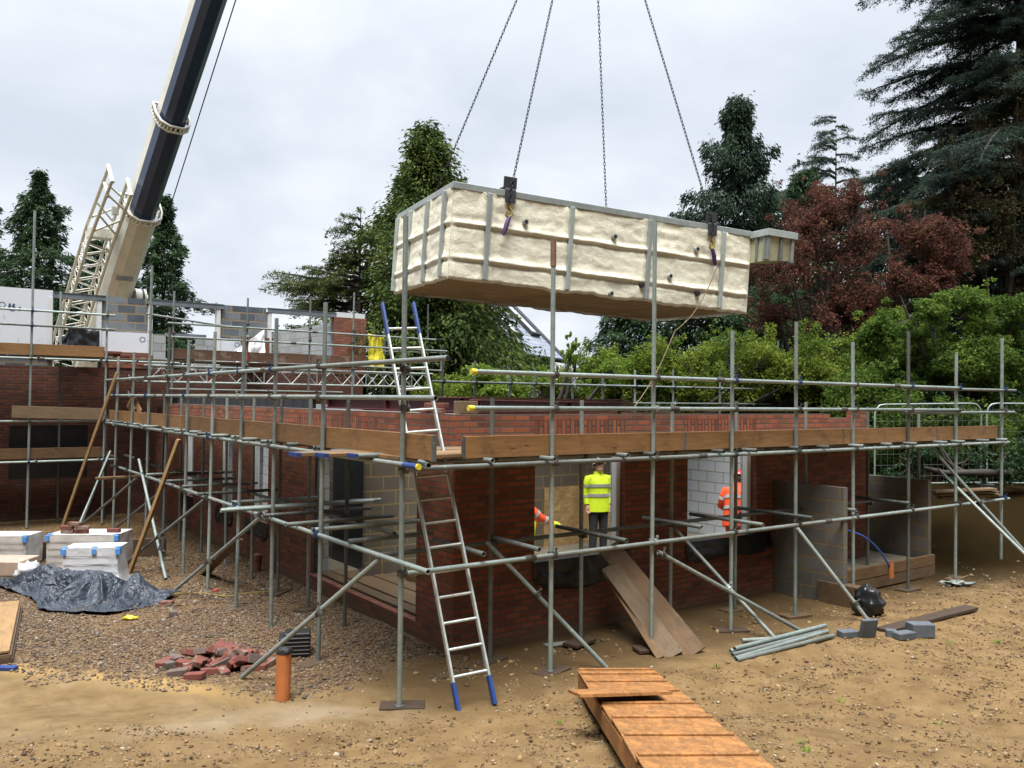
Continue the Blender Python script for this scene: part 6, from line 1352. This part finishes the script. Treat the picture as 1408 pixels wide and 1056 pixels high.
broadleaf([(1120, 285, 55, 45), (1085, 365, 62, 52), (1155, 345, 70, 65), (1130, 435, 80, 50), (1065, 430, 40, 45), (1180, 272, 40, 34), (1190, 420, 60, 45), (1105, 320, 50, 40)], 29, 1140, 'copper beech with red-brown leaves just right of the tank', 'leaf_copper', 90000, .088, group='copper beeches', trunk_r=.22, sub=13, gap=-.06)
broadleaf([(1270, 325, 62, 36), (1235, 385, 55, 42), (1310, 355, 45, 40), (1220, 320, 35, 25), (1280, 380, 50, 30)], 27, 1250, 'smaller copper beech with orange-red leaves below the cedar boughs', 'leaf_copper', 50000, .086, group='copper beeches', trunk_r=.16, sub=13, gap=-.06)
DG = 'dark cypresses behind the hedge'
conifer(872, 428, 560, 36, 3.4, 'dark cypress behind the hedge below the middle of the tank', 'leaf_fir', nb=100, per=300, leaf=.25, hang=.7, up=.2, prof=lambda t: (1 - t) ** .35, group=DG)
conifer(975, 385, 560, 35, 3.8, 'dark cypress behind the hedge below the right end of the tank', 'leaf_fir', nb=110, per=330, leaf=.25, hang=.7, up=.2, prof=lambda t: (1 - t) ** .35, group=DG)
conifer(1070, 395, 560, 36, 3.6, 'dark cypress between the hedge and the copper beech', 'leaf_fir', nb=100, per=300, leaf=.25, hang=.7, up=.2, prof=lambda t: (1 - t) ** .35, group=DG)
conifer(1235, 225, 560, 41, 6.2, 'dark fir filling the gap between the copper beeches and the huge cedar', 'leaf_spruce', nb=150, per=360, leaf=.27, hang=.6, prof=lambda t: (1 - t) ** .6, rag=.5, trunk_r=.25)
conifer(1105, 238, 560, 43, 5.6, 'dark green fir standing behind the copper beech crown', 'leaf_fir', nb=140, per=340, leaf=.27, hang=.6, prof=lambda t: (1 - t) ** .5, rag=.5, trunk_r=.25)
# hedge and the hazels
broadleaf([(605 + 27 * k, (528 if k > 7 else 552) - .9 * k + 9 * math.sin(k * 2.3), 34, (44 if k > 7 else 30) + .7 * k) for k in range(24)] + [(620 + 55 * k, y, 48, ry) for k, (y, ry) in enumerate(((552, 34), (556, 34), (554, 34), (545, 42), (528, 52), (522, 56), (518, 60), (516, 62), (516, 62), (514, 66), (512, 66), (505, 72)))], 25, 900, 'long leafy green hedge behind the far scaffold rails', 'leaf_hedge', 190000, .078, 'hedge', zb=.9, aspect=.62, trunk_r=.1, sub=10)
broadleaf([(700, 536, 40, 20), (745, 530, 30, 20), (790, 508, 24, 28), (786, 480, 9, 18), (840, 510, 30, 24), (655, 525, 40, 26)], 24, 760, 'fresh green shrubs with upright shoots in front of the slate-roofed house', 'leaf_lime', 9000, .11, 'shrub', zb=.9, aspect=.6, trunk_r=.07, sub=8)
broadleaf([(1250, 440, 60, 42), (1330, 430, 60, 40), (1390, 450, 50, 50), (1290, 500, 80, 50), (1380, 530, 60, 60), (1220, 480, 40, 50)], 22.5, 1330, 'bright green hazel with arching branches behind the mesh fence', 'leaf_green', 90000, .088, zb=1, aspect=.62, trunk_r=.12, sub=12)
broadleaf([(1200, 550, 70, 60), (1290, 590, 80, 60), (1390, 610, 70, 60), (1230, 640, 60, 50), (1330, 660, 60, 40)], 22, 1290, 'dark green shrubs growing on the bank behind the mesh fence', 'leaf_green', 60000, .085, 'shrub', zb=1, aspect=.6, trunk_r=.1, sub=12)
broadleaf([(1180, 560, 60, 90), (1260, 600, 70, 90), (1340, 620, 70, 100), (1430, 600, 70, 110), (1110, 540, 60, 80)], 25.5, 1280, 'dense dark laurel screen standing behind the hazel and the bank shrubs', 'leaf_fir', 26000, .16, 'shrub', zb=.9, aspect=.5, trunk_r=.12, sub=12)
broadleaf([(1310, 640, 50, 38), (1375, 645, 55, 42), (1440, 640, 60, 50), (1255, 640, 40, 34)], 18.6, 1350, 'low dark ivy hanging over the earth bank below the mesh fence', 'leaf_fir', 16000, .09, 'shrub', zb=.7, aspect=.6, trunk_r=.05, sub=12, gap=.0)
# distant wood closing the view between the trunks
def treeline():
    cs = []
    for k in range(80):
        px = -500 + k * 32 + random.uniform(-10, 10); d = random.uniform(52, 60); top = random.uniform(2.5, 5.5) if px < 1000 else random.uniform(12, 17); c = GR(px, 0, d, top * .5)
        if 640 < px < 940: c.z = 1.5; top = 3.
        cs.append((c, V((1.7, 1.7, top * .55))))
    tag(clumps(None, cs, 80000, .42, .6, 'leaf_fir', 'distant_wood', .4), kind='stuff')
    # unseen belt of trees added behind the camera to block sky light
    cs = []
    for k in range(64):
        a = rad(-116 + 240 * k / 63) ; d = -FWD * math.cos(a) + RIGHT * math.sin(a); r = random.uniform(15, 19); top = random.uniform(23, 29); c = V(CAMP) + d * r; c.z = top * .5
        cs.append((c, V((2.4, 2.4, top * .56))))
    tag(clumps(None, cs, 110000, .8, .8, 'leaf_fir', 'unseen_shade_trees', .4), kind='stuff')
treeline()
# ------------------------------------------------------------------ far house with slate roof
def farhouse():
    dep = 40; A = D(776, 494, dep); a = rad(23); E = (FWD * math.cos(a) + RIGHT * math.sin(a)).normalized(); U = (-RIGHT * math.cos(a) + FWD * math.sin(a)).normalized()
    r = thing('house', 'far house with slate roof, slim skylights and grey boarded wall behind the trees', 'house', (A.x, A.y, .5)); Lh, Wd, rise = 5.2, 7.6, 3.7; o0 = V((A.x, A.y, .5)); ze = A.z
    q = lambda e, u, z: A + E * e + U * u + V((0, 0, z))
    e0, e1, r0, r1, f0, f1 = q(-Lh, 0, 0), q(0, 0, 0), q(-Lh, Wd / 2, rise), q(0, Wd / 2, rise), q(-Lh, Wd, 0), q(0, Wd, 0)
    me_ = bpy.data.meshes.new('roof'); me_.from_pydata([tuple(v - o0) for v in (e0, e1, r1, r0, f0, f1)], [], [(0, 1, 2, 3), (3, 2, 5, 4)]); uv = me_.uv_layers.new(); sl = math.hypot(Wd / 2, rise)
    for i, t in enumerate(((0, 0), (Lh, 0), (Lh, sl), (0, sl), (0, 0), (Lh, 0), (Lh, sl), (0, sl))): uv.data[i].uv = t
    me_.materials.append(MAT['slate']); rf = bpy.data.objects.new('roof', me_); COL.objects.link(rf); rf.parent = r; m = rf.modifiers.new('t', 'SOLIDIFY'); m.thickness = .15
    b = MB()
    for k_, c_ in ((e1, f1), (e0, f0)):
        for p, d in ((k_, r1 if k_ is e1 else r0), (c_, r1 if k_ is e1 else r0)): b = MB(); b.tube(p + V((0, 0, .02)), d + V((0, 0, .02)), .12, n=6); b.build('verge', 'joist_dark', rf)
    b = MB(); b.tube(r0 + V((0, 0, .05)), r1 + V((0, 0, .05)), .12, n=6); b.build('ridge_tile', 'joist_dark', rf)
    b = MB(); b.tube(e0 - U * .08 - V((0, 0, .1)), e1 - U * .08 - V((0, 0, .1)), .11, n=8); b.build('gutter', 'black_plastic', rf)
    uy = (r0 - e0).normalized(); n = E.cross(uy).normalized(); n = n if n.z > 0 else -n
    def hit(px, py, c, nn): d = V(_ray(px, py)); t = (c - V(CAMP)).dot(nn) / d.dot(nn); return V(CAMP) + d * t
    M = Matrix((E, uy, n)).transposed()
    plain('skyglass', (.62, .65, .68), None, .15, 0, bump=0)
    for px, py in ((715, 441), (689, 440)):
        p = hit(px, py, e0, n); w, hh = 1.0, 1.9; b = MB()
        for x, y, sx, sy in ((-w / 2, 0, .14, hh), (w / 2, 0, .14, hh), (0, -hh / 2 - .06, w + .14, .12), (0, hh / 2 + .06, w + .14, .12)): b.box(p + M @ V((x, y, .08)), (sx, sy, .18), M)
        s_ = b.build('skylight', 'joist_dark', rf); g = MB(); g.box(p + M @ V((0, 0, .08)), (w - .141, hh - .01, .05), M); g.build('pane', 'skyglass', s_)
    i = .35; b = MB(); cs = [q(-Lh + i, i, 0), q(-i, i, 0), q(-i, Wd - i, 0), q(-Lh + i, Wd - i, 0)]
    for k in range(4):
        p, d = cs[k], cs[(k + 1) % 4]; b.add([V((p.x, p.y, .3)), V((d.x, d.y, .3)), V((d.x, d.y, ze)), V((p.x, p.y, ze))], [(0, 1, 2, 3)])
    for e in (-i, -Lh + i): b.add([q(e, i, 0), q(e, Wd - i, 0), q(e, Wd / 2, rise - .3)], [(0, 1, 2)])
    b.build('wall', 'cladding', r); W3 = Matrix((E, U, UP)).transposed(); p = hit(709, 499, cs[0], U); b = MB()
    for x, z, sx, sz in ((-.8, 0, .12, 1.5), (.8, 0, .12, 1.5), (0, 0, .12, 1.5), (0, .8, 1.72, .12), (0, -.8, 1.72, .12)): b.box(p + W3 @ V((x, -.03, z)), (sx, .1, sz), W3)
    f_ = b.build('window', 'white_pvc', r); b = MB(); b.box(p + W3 @ V((0, -.01, 0)), (1.5, .04, 1.5), W3); b.build('pane', 'window_glass', f_)
farhouse()
# ------------------------------------------------------------------ overcast sky and soft sun
w = bpy.data.worlds.new('World'); sc.world = w; w.use_nodes = True; nt = w.node_tree; nt.nodes.clear()
out = nt.nodes.new('ShaderNodeOutputWorld'); bg = nt.nodes.new('ShaderNodeBackground'); nt.links.new(bg.outputs[0], out.inputs[0]); bg.inputs['Strength'].default_value = .1
SUN_EL, SUN_DIR = rad(68), (-FWD * .9 - RIGHT * .15).normalized()      # direction towards the sun (behind the photographer, to the left)
sky = nt.nodes.new('ShaderNodeTexSky'); sky.sky_type = 'NISHITA'; sky.sun_disc = False; sky.sun_elevation = SUN_EL; sky.sun_rotation = math.atan2(SUN_DIR.x, SUN_DIR.y); sky.dust_density = 3
tc = nt.nodes.new('ShaderNodeTexCoord'); sx = nt.nodes.new('ShaderNodeSeparateXYZ'); nt.links.new(tc.outputs['Generated'], sx.inputs[0])
def wm(op, a, b=None, c=None):
    n = nt.nodes.new('ShaderNodeMath'); n.operation = op
    for i, v in enumerate((a, b, c)):
        if v is None: continue
        if isinstance(v, (int, float)): n.inputs[i].default_value = v
        else: nt.links.new(v, n.inputs[i])
    return n.outputs[0]
den = wm('ADD', wm('MAXIMUM', sx.outputs['Z'], 0.), .32)
cv = nt.nodes.new('ShaderNodeCombineXYZ'); nt.links.new(wm('DIVIDE', sx.outputs['X'], den), cv.inputs[0]); nt.links.new(wm('DIVIDE', sx.outputs['Y'], den), cv.inputs[1]); nt.links.new(wm('MULTIPLY', sx.outputs['Z'], .8), cv.inputs[2])
def wn(scale, det, rough, dist=0.):
    n = nt.nodes.new('ShaderNodeTexNoise'); nt.links.new(cv.outputs[0], n.inputs['Vector']); n.inputs['Scale'].default_value = scale; n.inputs['Detail'].default_value = det; n.inputs['Roughness'].default_value = rough; n.inputs['Distortion'].default_value = dist; return n.outputs['Fac']
f = wm('ADD', wm('MULTIPLY', wn(1.3, 5, .5, .4), .72), wm('MULTIPLY', wn(3.6, 6, .55, .3), .28))
rp = nt.nodes.new('ShaderNodeValToRGB'); nt.links.new(f, rp.inputs[0]); el = rp.color_ramp.elements
el[0].position, el[0].color = .38, (.60, .66, .745, 1); el[1].position, el[1].color = .60, (.83, .865, .915, 1); e = el.new(.49); e.color = (.70, .75, .82, 1)
up = wm('MULTIPLY_ADD', wm('POWER', wm('MAXIMUM', sx.outputs['Z'], 0.), 6.), ZEN, 10.1)       # brighter towards the zenith, as overcast skies are
sc_ = nt.nodes.new('ShaderNodeVectorMath'); sc_.operation = 'SCALE'; nt.links.new(rp.outputs[0], sc_.inputs[0]); nt.links.new(up, sc_.inputs['Scale'])
mx = nt.nodes.new('ShaderNodeMix'); mx.data_type = 'RGBA'; mx.inputs[0].default_value = .93; nt.links.new(sky.outputs[0], mx.inputs[6]); nt.links.new(sc_.outputs[0], mx.inputs[7]); nt.links.new(mx.outputs[2], bg.inputs['Color'])
sl = bpy.data.lights.new('sun', 'SUN'); sl.energy = 5.0; sl.angle = rad(32); sl.color = (1., .96, .9); so = bpy.data.objects.new('sun', sl); COL.objects.link(so)
sd = V((SUN_DIR.x * math.cos(SUN_EL), SUN_DIR.y * math.cos(SUN_EL), math.sin(SUN_EL))); so.rotation_euler = sd.to_track_quat('Z', 'Y').to_euler(); so.location = sd * 60
sc.view_settings.view_transform = 'Standard'; sc.view_settings.look = 'None'; sc.view_settings.exposure = EXPO; sc.view_settings.gamma = 1
sc.render.engine = 'CYCLES'; sc.cycles.max_bounces = 5; sc.cycles.diffuse_bounces = 1; sc.cycles.glossy_bounces = 2; sc.cycles.transmission_bounces = 2
